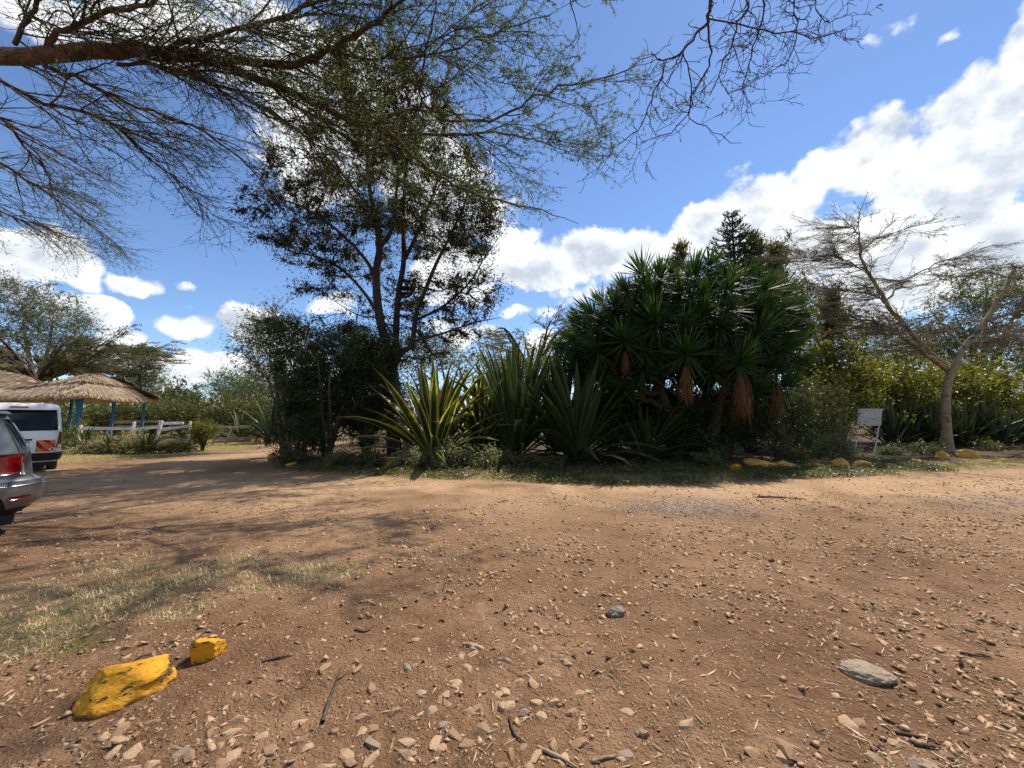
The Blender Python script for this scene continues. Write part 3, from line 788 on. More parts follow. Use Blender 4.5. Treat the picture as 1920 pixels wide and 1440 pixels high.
# the bare drooping branch that hangs from the same crown
M_BARE = bark_mat('bare_twig', (.030, .022, .017), (.075, .055, .042), 25, .3, (1, 1, 1))
Yd = 2.8
DS = .66
dang = [curve([at(1345, -60, Yd), at(1333, 0, Yd), at(1327, 40, Yd), at(1305, 62, Yd), at(1280, 95, Yd), at(1250, 112, Yd), at(1228, 106, Yd), at(1222, 97, Yd)], [.03, .022, .018, .014, .012, .009, .007, .005], 22),
        curve([at(1327, 42, Yd), at(1330, 90, Yd + .1), at(1326, 130, Yd + .1), at(1305, 165, Yd + .1), at(1290, 205, Yd + .1), at(1260, 245, Yd + .1), at(1200, 268, Yd + .1)], [.013, .011, .009, .008, .007, .006, .004], 20),
        curve([at(1250, 112, Yd), at(1240, 150, Yd - .1), at(1215, 200, Yd - .1), at(1195, 245, Yd - .1), at(1160, 270, Yd - .1), at(1120, 320, Yd - .1)], [.008, .008, .007, .006, .005, .003], 18),
        curve([at(1328, 35, Yd), at(1370, 42, Yd + .2), at(1430, 58, Yd + .2), at(1490, 62, Yd + .3), at(1540, 70, Yd + .3), at(1600, 45, Yd + .3)], [.011, .010, .009, .008, .006, .003], 20),
        curve([at(1345, -60, Yd), at(1420, -20, Yd + .3), at(1432, 30, Yd + .3), at(1415, 80, Yd + .3), at(1400, 130, Yd + .3), at(1395, 170, Yd + .3), at(1408, 200, Yd + .3)], [.014, .012, .01, .009, .007, .005, .003], 20),
        curve([at(1345, -60, Yd), at(1480, -25, Yd + .4), at(1490, 20, Yd + .4), at(1493, 75, Yd + .4), at(1470, 120, Yd + .4), at(1415, 150, Yd + .4)], [.014, .012, .01, .008, .006, .003], 20),
        curve([at(1280, 95, Yd), at(1290, 140, Yd), at(1300, 180, Yd), at(1290, 215, Yd), at(1330, 245, Yd), at(1390, 268, Yd)], [.008, .008, .007, .006, .005, .003], 18),
        curve([at(1340, -30, Yd), at(1400, 0, Yd - .2), at(1385, 50, Yd - .2), at(1360, 110, Yd - .2), at(1330, 180, Yd - .2)], [.012, .01, .009, .007, .004], 18),
        curve([at(1420, -30, Yd + .3), at(1530, -40, Yd + .3), at(1528, 10, Yd + .3), at(1550, 40, Yd + .3), at(1590, 25, Yd + .3)], [.012, .01, .007, .006, .003], 16),
        curve([at(1090, -60, Yd), at(1070, 0, Yd), at(1085, 60, Yd), at(1075, 90, Yd)], [.01, .008, .005, .003], 12)]
dang = [(P, R * DS) for P, R in dang]
for P, R in dang: P[0, 1:-1] += DS * rng.normal(size=(P.shape[1] - 2, 3)) * .012
P, T, R, U = sample_along(rng, dang, .07, .12, 1.0)
D = side_dirs(rng, T, 35, 75); D[:, 2] = D[:, 2] * .7 - .25
d1 = grow(rng, P, D, rng.uniform(.14, .38, len(P)), np.minimum(R * .6, .0043), np.full(len(P), .0019), 9, .24)
P, T, R, U = sample_along(rng, [d1], .09, .15, 1.0)
D = side_dirs(rng, T, 40, 80)
d2 = grow(rng, P, D, rng.uniform(.04, .16, len(P)), np.full(len(P), .0024), np.full(len(P), .0015), 5, .28)
P, T, R, U = sample_along(rng, dang + [d1, d2], .03, .1, 1.0)      # thorns and buds
d3 = grow(rng, P, side_dirs(rng, T, 50, 90), rng.uniform(.006, .014, len(P)), np.full(len(P), .0020), np.full(len(P), .0011), 2, .1)
db = wood_obj('dangling_branch', dang, M_BARE, acacia, AC, 6)
db['kind'] = 'stuff'
db['label'] = 'leafless dark branch hanging down from the crown'
wood_obj('bare_twigs', [d1, d2, d3], M_BARE, db, AC, 3)
P, T, R, U = sample_along(rng, [dang[0]], .02, .9, 1.0)

# ------------------------------------------------------------------ leafy crowns made of clumps
def clump_tree(name, label, cat, base, stems, blobs, seed, nb, ncl, nleaf, Lr, Wr, mats, spread_=.3, group=None, droop=0.0, sides=7, twig_r=.012, bmax=.06, fill=.5, flat=1.0, leafdir=None, stem_label=None, anchor_sag=.12, rag=.5):
    """stems: list of curve groups; blobs: (centre, radii, weight) ellipsoids filled with leafy clumps"""
    rng = np.random.default_rng(seed)
    base = np.asarray(base, float)
    root = empty(name, base, label, cat, group)
    wts = np.array([b[2] * np.prod(b[1]) ** .67 for b in blobs]); wts = wts / wts.sum()
    def inside(n):
        k = rng.choice(len(blobs), size=n, p=wts)
        d = nrm(rng.normal(size=(n, 3))); r = rng.random(n) ** (1 / 3.0)
        r = fill + (1 - fill) * r if fill > 0 else r
        r = r * rng.uniform(1 - rag * .5, 1.0 + rag * .12, n)
        return np.array([b[0] for b in blobs])[k] + d * r[:, None] * np.array([b[1] for b in blobs])[k]
    S, SR = pts_of(stems)
    C1 = inside(nb)
    b1 = connect(rng, C1, S, SR, 8, .6, bmax, twig_r * 1.2, anchor_sag)
    S2, SR2 = pts_of([b1] + stems)
    C2 = np.concatenate([inside(int(ncl * .65)), C1[rng.integers(nb, size=int(ncl * .35))] + rng.normal(size=(int(ncl * .35), 3)) * spread_ * 1.6])
    b2 = connect(rng, C2, S2, SR2, 3, .5, twig_r, .004, .08)
    tall = wood_obj('trunk', stems, mats[0], root, base, sides + 3)
    if stem_label: tall['label'] = stem_label
    wood_obj('branches', [b1], mats[0], root, base, max(sides - 2, 3))
    b3P, b3T, _, _ = sample_along(rng, [b2], .40, .3, 1.0)
    b3 = grow(rng, b3P, side_dirs(rng, b3T, 25, 70), rng.uniform(.15, .5, len(b3P)) * spread_ * 2.2, np.full(len(b3P), twig_r * .4), np.full(len(b3P), .003), 2, .2, np.array([[0, 0, .02 - droop * .2]]))
    wood_obj('twigs', [b2, b3], mats[0], root, base, 3)
    # leaves sit round the clump centres and along the twigs
    n1 = int(nleaf * .65)
    k = rng.integers(len(C2), size=n1)
    off = rng.normal(size=(n1, 3)) * spread_ * np.array([1, 1, .75 * flat])
    off *= rng.uniform(.5, 1.25, len(C2))[k][:, None]
    P1 = C2[k] + off
    tone = rng.random(len(C2))[k]
    P2, T2, _, _ = sample_along(rng, [b2, b3], 1.0, .35, 1.0)
    tot = sum(np.linalg.norm(np.diff(g[0], axis=1), axis=2).sum() for g in (b2, b3))
    P2, T2, _, _ = sample_along(rng, [b2, b3], max(tot * .65 / max(nleaf - n1, 1), .004), .35, 1.0)
    P = np.concatenate([P1, P2]); D = np.concatenate([nrm(off + rnd_dirs(rng, n1) * spread_ * .9), side_dirs(rng, T2, 25, 80)])
    tone = np.concatenate([tone, rng.random(len(P2))])
    D[:, 2] -= droop
    D = nrm(D)
    ok = P[:, 2] > .05
    P, D, tone = P[ok], D[ok], tone[ok]
    V, Q = leaf_tris(rng, P, D, rng.uniform(*Lr, len(P)), rng.uniform(*Wr, len(P)))
    leaf_obj('crown', [(V, Q, np.repeat(np.clip(tone * .55 + rng.random(len(P)) * .45, 0, 1), 3))], mats[1], root, base)
    return root

# ------------------------------------------------------------------ the tall dark tree in the island
M_DBARK = bark_mat('dark_bark', (.026, .020, .016), (.07, .055, .044), 7, .8)
M_DLEAF = leaf_mat('dark_leaf', (.024, .025, .012), (.056, .052, .021), .22, .2, cc=(.12, .08, .022))
YT = 15.0
def T_(px, py, dy=0.0): return at(px, py, YT + dy)
tb = T_(738, 862); tb[2] = 0
st = [curve([tb, T_(736, 760), T_(737, 700), T_(722, 640), T_(711, 590), T_(706, 540), T_(707, 500), T_(712, 460), T_(702, 400), T_(690, 330), T_(690, 240), T_(700, 150)], [.36, .30, .27, .235, .225, .215, .205, .18, .14, .10, .07, .03], 40),
      curve([T_(737, 700), T_(742, 640, .3), T_(744, 590, .4), T_(748, 545, .5), T_(757, 490, .6), T_(756, 420, .6), T_(760, 330, .7), T_(770, 240, .7), T_(765, 150, .6)], [.24, .19, .17, .155, .14, .11, .08, .05, .02], 34),
      curve([T_(735, 690), T_(752, 662, -.3), T_(772, 645, -.4), T_(780, 590, -.4), T_(797, 545, -.5), T_(820, 490, -.7), T_(850, 430, -.8), T_(875, 370, -.8), T_(885, 300, -.8)], [.2, .15, .14, .12, .105, .085, .06, .04, .015], 32),
      curve([T_(760, 485, .6), T_(790, 420, .8), T_(820, 340, 1.0), T_(840, 250, 1.2)], [.11, .08, .05, .015], 16),
      curve([T_(712, 462), T_(730, 440, -.2), T_(738, 400, -.3), T_(745, 320, -.5), T_(730, 220, -.6)], [.15, .12, .09, .06, .02], 18),
      curve([T_(710, 590), T_(680, 545, .4), T_(640, 505, .8), T_(590, 480, 1.0), T_(540, 470, 1.2), T_(510, 440, 1.2)], [.11, .09, .07, .055, .04, .012], 22),
      curve([T_(706, 520), T_(680, 480, -.5), T_(630, 430, -.8), T_(570, 390, -1.0), T_(520, 370, -1.2), T_(490, 350, -1.2)], [.11, .085, .065, .05, .03, .01], 22),
      curve([T_(703, 400), T_(660, 350, .3), T_(620, 290, .5), T_(590, 220, .6)], [.09, .07, .045, .012], 16),
      curve([T_(780, 600, -.4), T_(830, 575, -.6), T_(880, 530, -.7), T_(910, 480, -.9), T_(940, 440, -1.0)], [.08, .06, .045, .03, .01], 18),
      curve([T_(775, 640, -.4), T_(830, 625, -.6), T_(890, 605, -.8), T_(940, 595, -1.0)], [.08, .055, .035, .012], 16),
      curve([T_(742, 640, .3), T_(715, 600, .6), T_(670, 590, .9), T_(620, 560, 1.2)], [.07, .05, .035, .012], 16)]
def B_(px, py, rx, ry, dy=0.0, wgt=1.0, yd=None):
    c = T_(px, py, dy); k = (YT + dy) / F
    return (c, np.array([rx * k, (yd or rx * .9) * k, ry * k]), wgt)
st = [(g[0], g[1] * .74) for g in st]
bl = [B_(740, 560, 75, 50, .9, .35), B_(810, 545, 60, 45, .8, .4), B_(680, 560, 50, 40, -.4, .4), B_(770, 620, 50, 30, .8, .5), B_(680, 600, 50, 32, 1.0, .6), B_(810, 650, 60, 28, .6, .5), B_(630, 610, 50, 26, .8, .5), B_(700, 130, 100, 75, 0, 1.2), B_(630, 220, 85, 70, .6), B_(780, 210, 95, 75, .3), B_(560, 330, 85, 55, .3), B_(520, 420, 65, 45, -.6, .9), B_(640, 380, 90, 60, -.8), B_(745, 330, 90, 70, -.3),
      B_(850, 330, 75, 60, 0), B_(890, 430, 65, 60, -.6, 1.1), B_(820, 440, 70, 50, .6), B_(610, 470, 80, 45, .8), B_(590, 545, 40, 22, .9, .6), B_(885, 535, 60, 42, -.6, 1.0), B_(860, 600, 70, 38, -.4, .8), B_(720, 440, 60, 50, 1.2, .9), B_(660, 520, 55, 40, 1.4, .5), B_(480, 375, 40, 26, -1, .5), B_(700, 240, 80, 70, -.8, .9), B_(930, 400, 35, 30, -.8, .5)]
clump_tree('shade_tree', 'tall dark many-stemmed tree rising above the island planting', 'tree', tb, st, bl, 21, 240, 950, 112000, (.09, .20), (.030, .055), (M_DBARK, M_DLEAF), .21, droop=.25, sides=8, bmax=.07, twig_r=.016, fill=.35)
# ================================================================== ISLAND PLANTS
# ------------------------------------------------------------------ sword-leaved plants (each leaf a part)
def sword_leaf(name, L, W, bend, fold, mat, nseg=6, tipw=.35, twist=0.0):
    """long stiff blade along +X, arching down by bend; 'edge' runs 0 (middle) to 1 (margin)"""
    V, E, H = [], [], []
    us = [-1, -.62, 0, .62, 1]
    for k in range(nseg + 1):
        t = k / nseg
        a = bend * t * t
        x = L * t * math.cos(a * .6); z = -L * t * math.sin(a * .55)
        w_ = W * .5 * (min(1.0, .55 + 1.6 * t) if t < .35 else 1.0) * (1 - max(0, (t - .5) / .5) ** 1.7 * (1 - .02))
        tw = twist * t
        for u in us:
            yy = u * w_; zz = abs(u) * w_ * fold
            V.append((x, yy * math.cos(tw) - zz * math.sin(tw), z + zz * math.cos(tw) + yy * math.sin(tw)))
            E.append(abs(u)); H.append(t)
    Q = []
    n = len(us)
    for k in range(nseg):
        for j in range(n - 1):
            Q.append((k * n + j, (k + 1) * n + j, (k + 1) * n + j + 1, k * n + j + 1))
    return np_mesh(name, V, Q, None, {'edge': E, 'along': H}, smooth=True, mats=[mat])

def sword_mat(name, mid, margin, base, lo=.55, hi=.72, trans=.22, gloss=.45, rough=.38):
    m, t = new_mat(name)
    e = t.node('ShaderNodeAttribute', attribute_name='edge').outputs['Fac']
    a = t.node('ShaderNodeAttribute', attribute_name='along').outputs['Fac']
    r = t.node('ShaderNodeObjectInfo').outputs['Random']
    wp = t.node('ShaderNodeNewGeometry').outputs['Position']
    n = t.noise(wp, 7, 4, .6)
    midc = t.mix(r, rgb(*mid), rgb(mid[0] * .6, mid[1] * .68, mid[2] * .7))
    col = t.mix(t.ramp(t.math('ADD', e, t.math('MULTIPLY', t.math('SUBTRACT', n, .5), .12)), lo, hi), midc, rgb(*margin))
    col = t.mix(t.ramp(a, .30, 0.0, 0, .7), col, rgb(*base))
    col = t.mix(t.ramp(a, .965, 1.0, 0, .9), col, rgb(.09, .05, .03))
    col = t.mix(t.ramp(n, .45, .8, 0, .5), col, t.mix(1.0, col, rgb(.6, .58, .5), 'MULTIPLY'))
    p = t.node('ShaderNodeBsdfPrincipled', {'Base Color': col, 'Roughness': rough, 'Specular IOR Level': gloss})
    tr = t.node('ShaderNodeBsdfTranslucent', {'Color': t.mix(1.0, col, rgb(1.3, 1.35, .6), 'MULTIPLY')})
    finish(t, t.node('ShaderNodeMixShader', {0: trans, 1: p.outputs[0], 2: tr.outputs[0]}).outputs[0])
    return m
M_VARI = sword_mat('variegated_leaf', (.036, .062, .020), (.42, .36, .09), (.42, .36, .11), .55, .74, .34)
M_SWORD = sword_mat('sword_leaf', (.034, .060, .024), (.16, .16, .06), (.14, .14, .055), .80, .95, .20)
M_SANS = sword_mat('upright_sword_leaf', (.024, .042, .020), (.075, .09, .035), (.06, .07, .03), .80, .95, .12)
M_DRYSWORD = sword_mat('withered_leaf', (.20, .15, .09), (.26, .20, .12), (.16, .11, .07), .5, .8, .15, .2, .7)

def rosette_plant(name, label, cat, base, n, L, W, seed, mat, el=(8, 86), fold=.35, bend=.55, group=None, ndry=0, core=.12, power=1.0, azr=None, longup=.15):
    rng = np.random.default_rng(seed)
    base = np.asarray(base, float)
    root = empty(name, base, label, cat, group)
    kinds = [sword_leaf('leaf', 1.0, W / L * k, b, fold * f, mat, twist=tw) for k, b, f, tw in
             [(1, bend * .25, 1.2, .1), (.95, bend * .6, 1.0, -.25), (1.1, bend, .9, .3), (.9, bend * 1.15, .8, -.1), (1.0, bend * .1, 1.3, .0)]]
    dry = [sword_leaf('dry_leaf', 1.0, W / L * .7, 1.5, .1, M_DRYSWORD, twist=.8), sword_leaf('dry_leaf', 1.0, W / L * .6, 2.2, .2, M_DRYSWORD, twist=-1.0)]
    az = 0
    for k in range(n):
        f = ((k + .5) / n) ** power               # 0 outer / low .. 1 inner / upright
        e = el[0] + (el[1] - el[0]) * f + rng.normal() * 5
        az += 2.39996 + rng.normal() * .25
        a = az if azr is None else rng.uniform(*azr)
        me = kinds[int(np.clip((1 - f) * 3.2 + rng.normal() * .6, 0, 3))] if f < .8 else kinds[int(rng.integers(2)) * 4]
        o = bpy.data.objects.new('leaf', me)
        ln = L * rng.uniform(.80, 1.05) * (1 - longup + longup * 2 * math.sin(math.radians(max(e, 0))))
        r_ = core * (1 - .6 * f)
        o.location = (math.cos(a) * r_, math.sin(a) * r_, .10 + .25 * f * core * 3)
        o.rotation_euler = (rng.normal() * .18, -math.radians(e), a)
        o.scale = (ln, ln * rng.uniform(.85, 1.15), ln)
        link(o, root)
    for k in range(ndry):
        a = rng.random() * 6.28
        o = bpy.data.objects.new('dry_leaf', dry[k % 2])
        o.location = (math.cos(a) * core, math.sin(a) * core, .12)
        o.rotation_euler = (rng.normal() * .5, -math.radians(rng.uniform(0, 30)), a)
        s_ = L * rng.uniform(.45, .8); o.scale = (s_, s_, s_)
        link(o, root)
    return root
def gp(px, Y, z=0.0):
    """ground point under photograph column px at distance Y"""
    p = at(px, 780, Y); p[2] = z; return p
rosette_plant('variegated_agave', 'yellow-striped giant agave with fanned leaves below the tall dark tree', 'agave', gp(815, 13.0, .05), 58, 3.05, .28, 31, M_VARI, (12, 88), .38, .5, 'agaves of the island', 5, .22, .72)
rosette_plant('variegated_agave', 'large dark giant agave with thin pale leaf edges in the middle of the island', 'agave', gp(1082, 13.0, .05), 88, 2.95, .22, 32, M_SWORD, (4, 84), .36, .55, 'agaves of the island', 7, .26, .8)
rosette_plant('variegated_agave', 'tall upright agave standing behind the middle giant agave', 'agave', gp(965, 14.2, .05), 84, 3.6, .24, 33, M_SWORD, (18, 88), .36, .45, 'agaves of the island', 3, .4, .6)
rosette_plant('variegated_agave', 'low narrow-leaved agave in deep shade under the yucca', 'agave', gp(1205, 12.9, .05), 76, 2.3, .11, 34, M_SWORD, (-2, 62), .3, .5, 'agaves of the island', 6, .16, 1.0)
rosette_plant('variegated_agave', 'agave half hidden between the two biggest agaves', 'agave', gp(900, 14.6, .05), 44, 3.0, .26, 35, M_VARI, (14, 80), .36, .6, 'agaves of the island', 2, .2, .8)
rosette_plant('variegated_agave', 'upright dark agave wedged between the middle agave and the yucca', 'agave', gp(1050, 14.6, .05), 60, 3.5, .24, 38, M_SWORD, (25, 88), .36, .4, 'agaves of the island', 1, .3, .6)
rosette_plant('variegated_agave', 'lone agave tuft beside the grey rail fence', 'agave', gp(512, 23.0), 44, 2.3, .22, 36, M_SWORD, (12, 87), .36, .5, 'agaves by the far fence', 0, .16, .8)
rosette_plant('variegated_agave', 'smaller agave seen through the grey rail fence', 'agave', gp(455, 24.6), 36, 1.8, .18, 37, M_SWORD, (10, 80), .36, .6, 'agaves by the far fence', 0, .14, .9)
# upright dark sword plants under the right-hand thorn tree
SW = [(1668, 19.0, 1.9, 'dark upright sword plant just right of the sign board'), (1705, 19.5, 1.8, 'dark sword plant between the sign board and the thorn tree'), (1745, 19.2, 1.9, 'dark sword plant close behind the thorn tree trunk'), (1800, 19.0, 2.0, 'tall dark sword plant just right of the thorn tree trunk'),
      (1835, 19.6, 2.1, 'dark sword plant in the middle of the clump right of the thorn tree'), (1868, 18.8, 1.7, 'dark sword plant near the right end of the hedge clump'), (1905, 19.2, 1.5, 'pale-edged sword plant at the picture edge'), (1950, 18.6, 1.6, 'sword plant cut by the right picture edge')]
for k, (px, Y, L, lab) in enumerate(SW):
    rosette_plant('sword_plant', lab, 'sword plant', gp(px, Y), 30, L, .17, 50 + k, M_SANS, (25, 88), .4, .35, 'sword plants under the thorn tree', 2, .3, .6)

# ------------------------------------------------------------------ the giant yucca
M_YUC = leaf_mat('yucca_leaf', (.015, .029, .011), (.042, .076, .020), .26, .14, rough=.48)
M_YDEAD = leaf_mat('dead_yucca_leaf', (.075, .038, .015), (.17, .088, .034), .2, .1, tcol=(1.2, 1.0, .7))
M_YBARK = bark_mat('yucca_bark', (.03, .022, .016), (.075, .056, .04), 8, .8)
def yucca_rosette(rng, n, L, W, lo=-62, hi=88):
    """joined blades of one head, pointing +Z: V, Q, var"""
    f = (np.arange(n) + rng.random(n)) / n
    e = np.radians(lo + (hi - lo) * f ** .85 + rng.normal(size=n) * 5)
    a = np.arange(n) * 2.39996 + rng.normal(size=n) * .2
    ln = L * rng.uniform(.75, 1.08, n) * np.where(f > .85, .85, 1)
    K = 5
    d = np.stack([np.cos(e) * np.cos(a), np.cos(e) * np.sin(a), np.sin(e)], 1)
    s = np.stack([-np.sin(a), np.cos(a), np.zeros(n)], 1)
    nn = np.cross(d, s)
    b = np.stack([.05 * np.cos(a), .05 * np.sin(a), .25 * (f - .5)], 1)
    V = []
    sag = rng.uniform(.0, .22, n) * (1 - f)
    for k in range(K):
        t = k / (K - 1)
        w_ = W * np.array([.7, 1.0, .95, .62, .03])[k] * .5
        c = b + d * (ln * t)[:, None] - np.array([[0, 0, 1]]) * (sag * ln * t * t)[:, None]
        V += [c - s * w_ - nn * w_ * .35, c, c + s * w_ - nn * w_ * .35]
    V = np.stack(V, 1).reshape(-1, 3)
    base = (np.arange(n) * K * 3)[:, None]
    q = []
    for k in range(K - 1):
        for j in range(2):
            q.append([k * 3 + j, k * 3 + j + 1, (k + 1) * 3 + j + 1, (k + 1) * 3 + j])
    Q = (base[:, :, None] + np.array(q)[None]).reshape(-1, 4)
    A = np.repeat(np.clip(f * .75 + rng.random(n) * .3, 0, 1), K * 3)
    return V, Q, A
def skirt(rng, n, L, r):
    a = rng.random(n) * 6.283
    ln = L * rng.uniform(.45, 1.05, n)
    top = np.stack([np.cos(a) * r * .45, np.sin(a) * r * .45, -.10 - rng.random(n) * .35 * L], 1)
    mid = top + np.stack([np.cos(a) * r * .5, np.sin(a) * r * .5, -ln * .45], 1) + rng.normal(size=(n, 3)) * .03
    end = mid + np.stack([np.cos(a) * r * .10, np.sin(a) * r * .10, -ln * .5], 1) + rng.normal(size=(n, 3)) * .08
    s = np.stack([-np.sin(a), np.cos(a), rng.normal(size=n) * .2], 1) * .5
    w_ = rng.uniform(.018, .04, n)[:, None]
    V = np.stack([top - s * w_, top + s * w_, mid + s * w_, mid - s * w_, end + s * w_ * .2, end - s * w_ * .2], 1).reshape(-1, 3)
    base = (np.arange(n) * 6)[:, None]
    Q = (base[:, :, None] + np.array([[0, 1, 2, 3], [3, 2, 4, 5]])[None]).reshape(-1, 4)
    return V, Q, np.repeat(rng.random(n), 6)
rng = np.random.default_rng(41)
YB = gp(1290, 14.2, 0.05)
yucca = empty('yucca_tree', YB, 'huge branching yucca with dozens of dark spiky leaf heads', 'yucca')
C0 = gp(1272, 14.3, 3.2); RAD = np.array([4.0, 2.7, 3.5])
heads = []
HAND = [(1112, 590, 12.6), (1080, 640, 12.7), (1152, 575, 12.4), (1212, 538, 12.5), (1275, 548, 12.3), (1318, 560, 12.2), (1362, 545, 12.4), (1425, 575, 12.6), (1455, 625, 12.7), (1228, 605, 11.9), (1282, 615, 11.8), (1350, 615, 11.8), (1172, 640, 11.9), (1285, 665, 11.5), (1388, 680, 11.6), (1450, 690, 12.4), (1120, 660, 12.2), (1420, 625, 12.0), (1330, 500, 13.6), (1205, 515, 13.4), (1260, 515, 13.2), (1170, 545, 13.2), (1300, 520, 12.9), (1395, 520, 13.4), (1460, 560, 13.5), (1240, 660, 12.1), (1090, 600, 13.5), (1060, 650, 13.6), (1475, 655, 13.2), (1430, 545, 13.0), (1130, 705, 12.4), (1205, 690, 12.3), (1335, 695, 12.0), (1465, 725, 12.5), (1090, 695, 13.2), (1415, 735, 12.2), (1170, 735, 12.7)]
for px, py, Y in HAND: heads.append(at(px, py, Y))
tries = 0
while len(heads) < 240 and tries < 9000:
    tries += 1
    d = nrm(rng.normal(size=3)); d[2] = abs(d[2]); d = np.sign(d) * np.abs(d) ** .8
    p = C0 + d * RAD * rng.uniform(.55, 1.0)
    if p[2] < 2.6: continue
    if min(np.linalg.norm(p - q) for q in heads) > .47: heads.append(p)
heads = np.array(heads)
pool = [yucca_rosette(rng, 60 + 6 * k, .90 + .06 * (k - 2), .056) for k in range(5)]
pool_me = [np_mesh('leaf_head', V, Q, None, {'var': A}, smooth=False, mats=[M_YUC]) for V, Q, A in pool]
skirts = [np_mesh('dry_skirt', *skirt(rng, 170, 1.1, .24)[:2], None, {'var': rng.random(170 * 6)}, mats=[M_YDEAD]) for k in range(3)]
# trunks: thick bases, each head carried on its own curved stem
tr = []
bases = [YB + np.array([x, y, -.05]) for x, y in [(-.6, -.3), (.3, -.6), (1.1, -.1), (-.1, .5), (.8, .7), (-1.2, .4)]]
for k, b in enumerate(bases):
    d = (b - YB) * np.array([.6, .6, 0])
    tr.append(curve([b, b + d * .5 + [0, 0, .9], b + d * 1.2 + [rng.normal() * .15, rng.normal() * .15, 1.9], b + d * 1.9 + [rng.normal() * .2, rng.normal() * .2, 2.9]], [.30, .22, .17, .13], 14))
S, SR = pts_of(tr)
hb = connect(rng, heads - np.array([0, 0, .1]), S, SR, 8, .75, .11, .055, -.02, 1.2)
for g in tr: wood_obj('trunk', [g], M_YBARK, yucca, YB, 10)
wood_obj('branches', [hb], M_YBARK, yucca, YB, 7)
SKIRTS = {13: .78, 14: 1.0, 15: .85, 12: .5}
for i, h in enumerate(heads):
    o = bpy.data.objects.new('leaf_head', pool_me[i % 5])
    out = (h - C0) / RAD; out[2] = abs(out[2]) * .6 + .55
    out = out + rng.normal(size=3) * .16
    q = Vector(out).to_track_quat('Z', 'Y')
    o.rotation_mode = 'QUATERNION'
    from mathutils import Quaternion
    o.rotation_quaternion = q @ Quaternion((0, 0, 1), rng.random() * 6.28)
    o.location = tuple(h - YB); s_ = rng.uniform(.72, 1.15); o.scale = (s_, s_, s_ * rng.uniform(.8, 1.15))
    link(o, yucca)
    if i in SKIRTS or (i > 60 and rng.random() < .02 and h[2] < 4.2):
        sk = bpy.data.objects.new('dry_skirt', skirts[i % 3])
        k = SKIRTS.get(i, .7)
        sk.location = tuple(h - YB + np.array([0, 0, -.25])); sk.scale = (k, k, k * 1.15); sk.rotation_euler = (0, 0, rng.random() * 6)
        sk['label'] = 'hanging skirt of dead orange-brown leaves'
        link(sk, yucca)

# ------------------------------------------------------------------ shrubs
def shrub(name, label, cat, base, rx, ry, h, seed, mats, nleaf=9000, Lr=(.06, .12), Wr=(.03, .055), group=None, nst=7, blobs=None, low=.12, spread_=.22, ncl=None, fill=.25, droop=0.0, z0=0.0, rag=.5):
    rng = np.random.default_rng(seed)
    base = np.asarray(base, float)
    stems = []
    for k in range(nst):
        a = 6.283 * k / nst + rng.normal() * .3
        q = rng.uniform(.25, .7)
        d = np.array([math.cos(a) * rx * q, math.sin(a) * ry * q, 0])
        stems.append(curve([base + d * .06, base + d * .3 + [0, 0, h * .25], base + d * .7 + [rng.normal() * .05 * h, rng.normal() * .05 * h, h * .55], base + d + [0, 0, h * .8]], [.03 + .008 * h, .024 + .006 * h, .016 + .003 * h, .008], 10))
    if blobs is None:
        blobs = [(base + np.array([0, 0, h * .52]), np.array([rx * .8, ry * .8, h * .44]), 1.0)]
        for k in range(6):
            a = rng.random() * 6.283; q = rng.uniform(.35, .75)
            zz = rng.uniform(.25, .8) * h
            s_ = rng.uniform(.3, .5)
            blobs.append((base + np.array([math.cos(a) * rx * q, math.sin(a) * ry * q, zz]), np.array([rx * s_, ry * s_, h * s_ * .55]), .8))
    vol = rx * ry * h
    return clump_tree(name, label, cat, base, stems, blobs, seed + 500, max(14, int(18 + vol * .6)), ncl or int(90 + vol * 9), nleaf, Lr, Wr, mats, spread_, group, droop, 4, .010, .03, fill, rag=rag)

M_SBARK = bark_mat('shrub_bark', (.05, .04, .03), (.13, .10, .075), 10, .5)
ML_DARK = leaf_mat('dark_shrub_leaf', (.022, .030, .013), (.055, .068, .024), .25, .3)
ML_OLIVE = leaf_mat('olive_shrub_leaf', (.060, .070, .026), (.125, .130, .045), .34, .3, cc=(.17, .13, .05))
ML_YEL = leaf_mat('yellow_green_leaf', (.045, .055, .016), (.20, .19, .028), .42, .3, cc=(.27, .20, .03))
ML_GREY = leaf_mat('grey_green_leaf', (.075, .085, .050), (.15, .155, .090), .3, .25)
ML_GOLD = leaf_mat('golden_tip_leaf', (.060, .060, .020), (.125, .105, .030), .35, .25, cc=(.24, .12, .03))
ML_FEATH = leaf_mat('feathery_leaf', (.055, .085, .030), (.12, .155, .055), .38, .2)
ML_PALE = leaf_mat('pale_weed_leaf', (.10, .115, .055), (.26, .27, .16), .35, .3)
GI = 'shrubs of the island'
shrub('island_shrub', 'large dark shrub left of the tall tree, reaching over the dirt track', 'shrub', gp(615, 13.9), 1.9, 1.6, 5.2, 61, (M_SBARK, ML_DARK), 58000, (.06, .12), (.03, .05), GI, rag=.7)
shrub('island_shrub', 'dark leafy shrub under the stem fork of the tall tree', 'shrub', gp(688, 14.4), 1.5, 1.4, 5.2, 62, (M_SBARK, ML_DARK), 48000, (.06, .12), (.03, .05), GI, rag=.7)
shrub('island_shrub', 'rounded black-green bush top beside the pale-leaved tree', 'shrub', gp(535, 15.5), 1.5, 1.3, 5.6, 63, (M_SBARK, ML_DARK), 30000, (.06, .12), (.03, .05), GI, blobs=[(at(530, 625, 15.5), np.array([1.0, .9, .95]), 1.0), (at(560, 690, 15.3), np.array([1.2, 1.0, 1.1]), 1), (at(600, 650, 15.0), np.array([1.1, .9, .8]), .8), (at(650, 640, 15), np.array([1.0, .9, .7]), .7)])
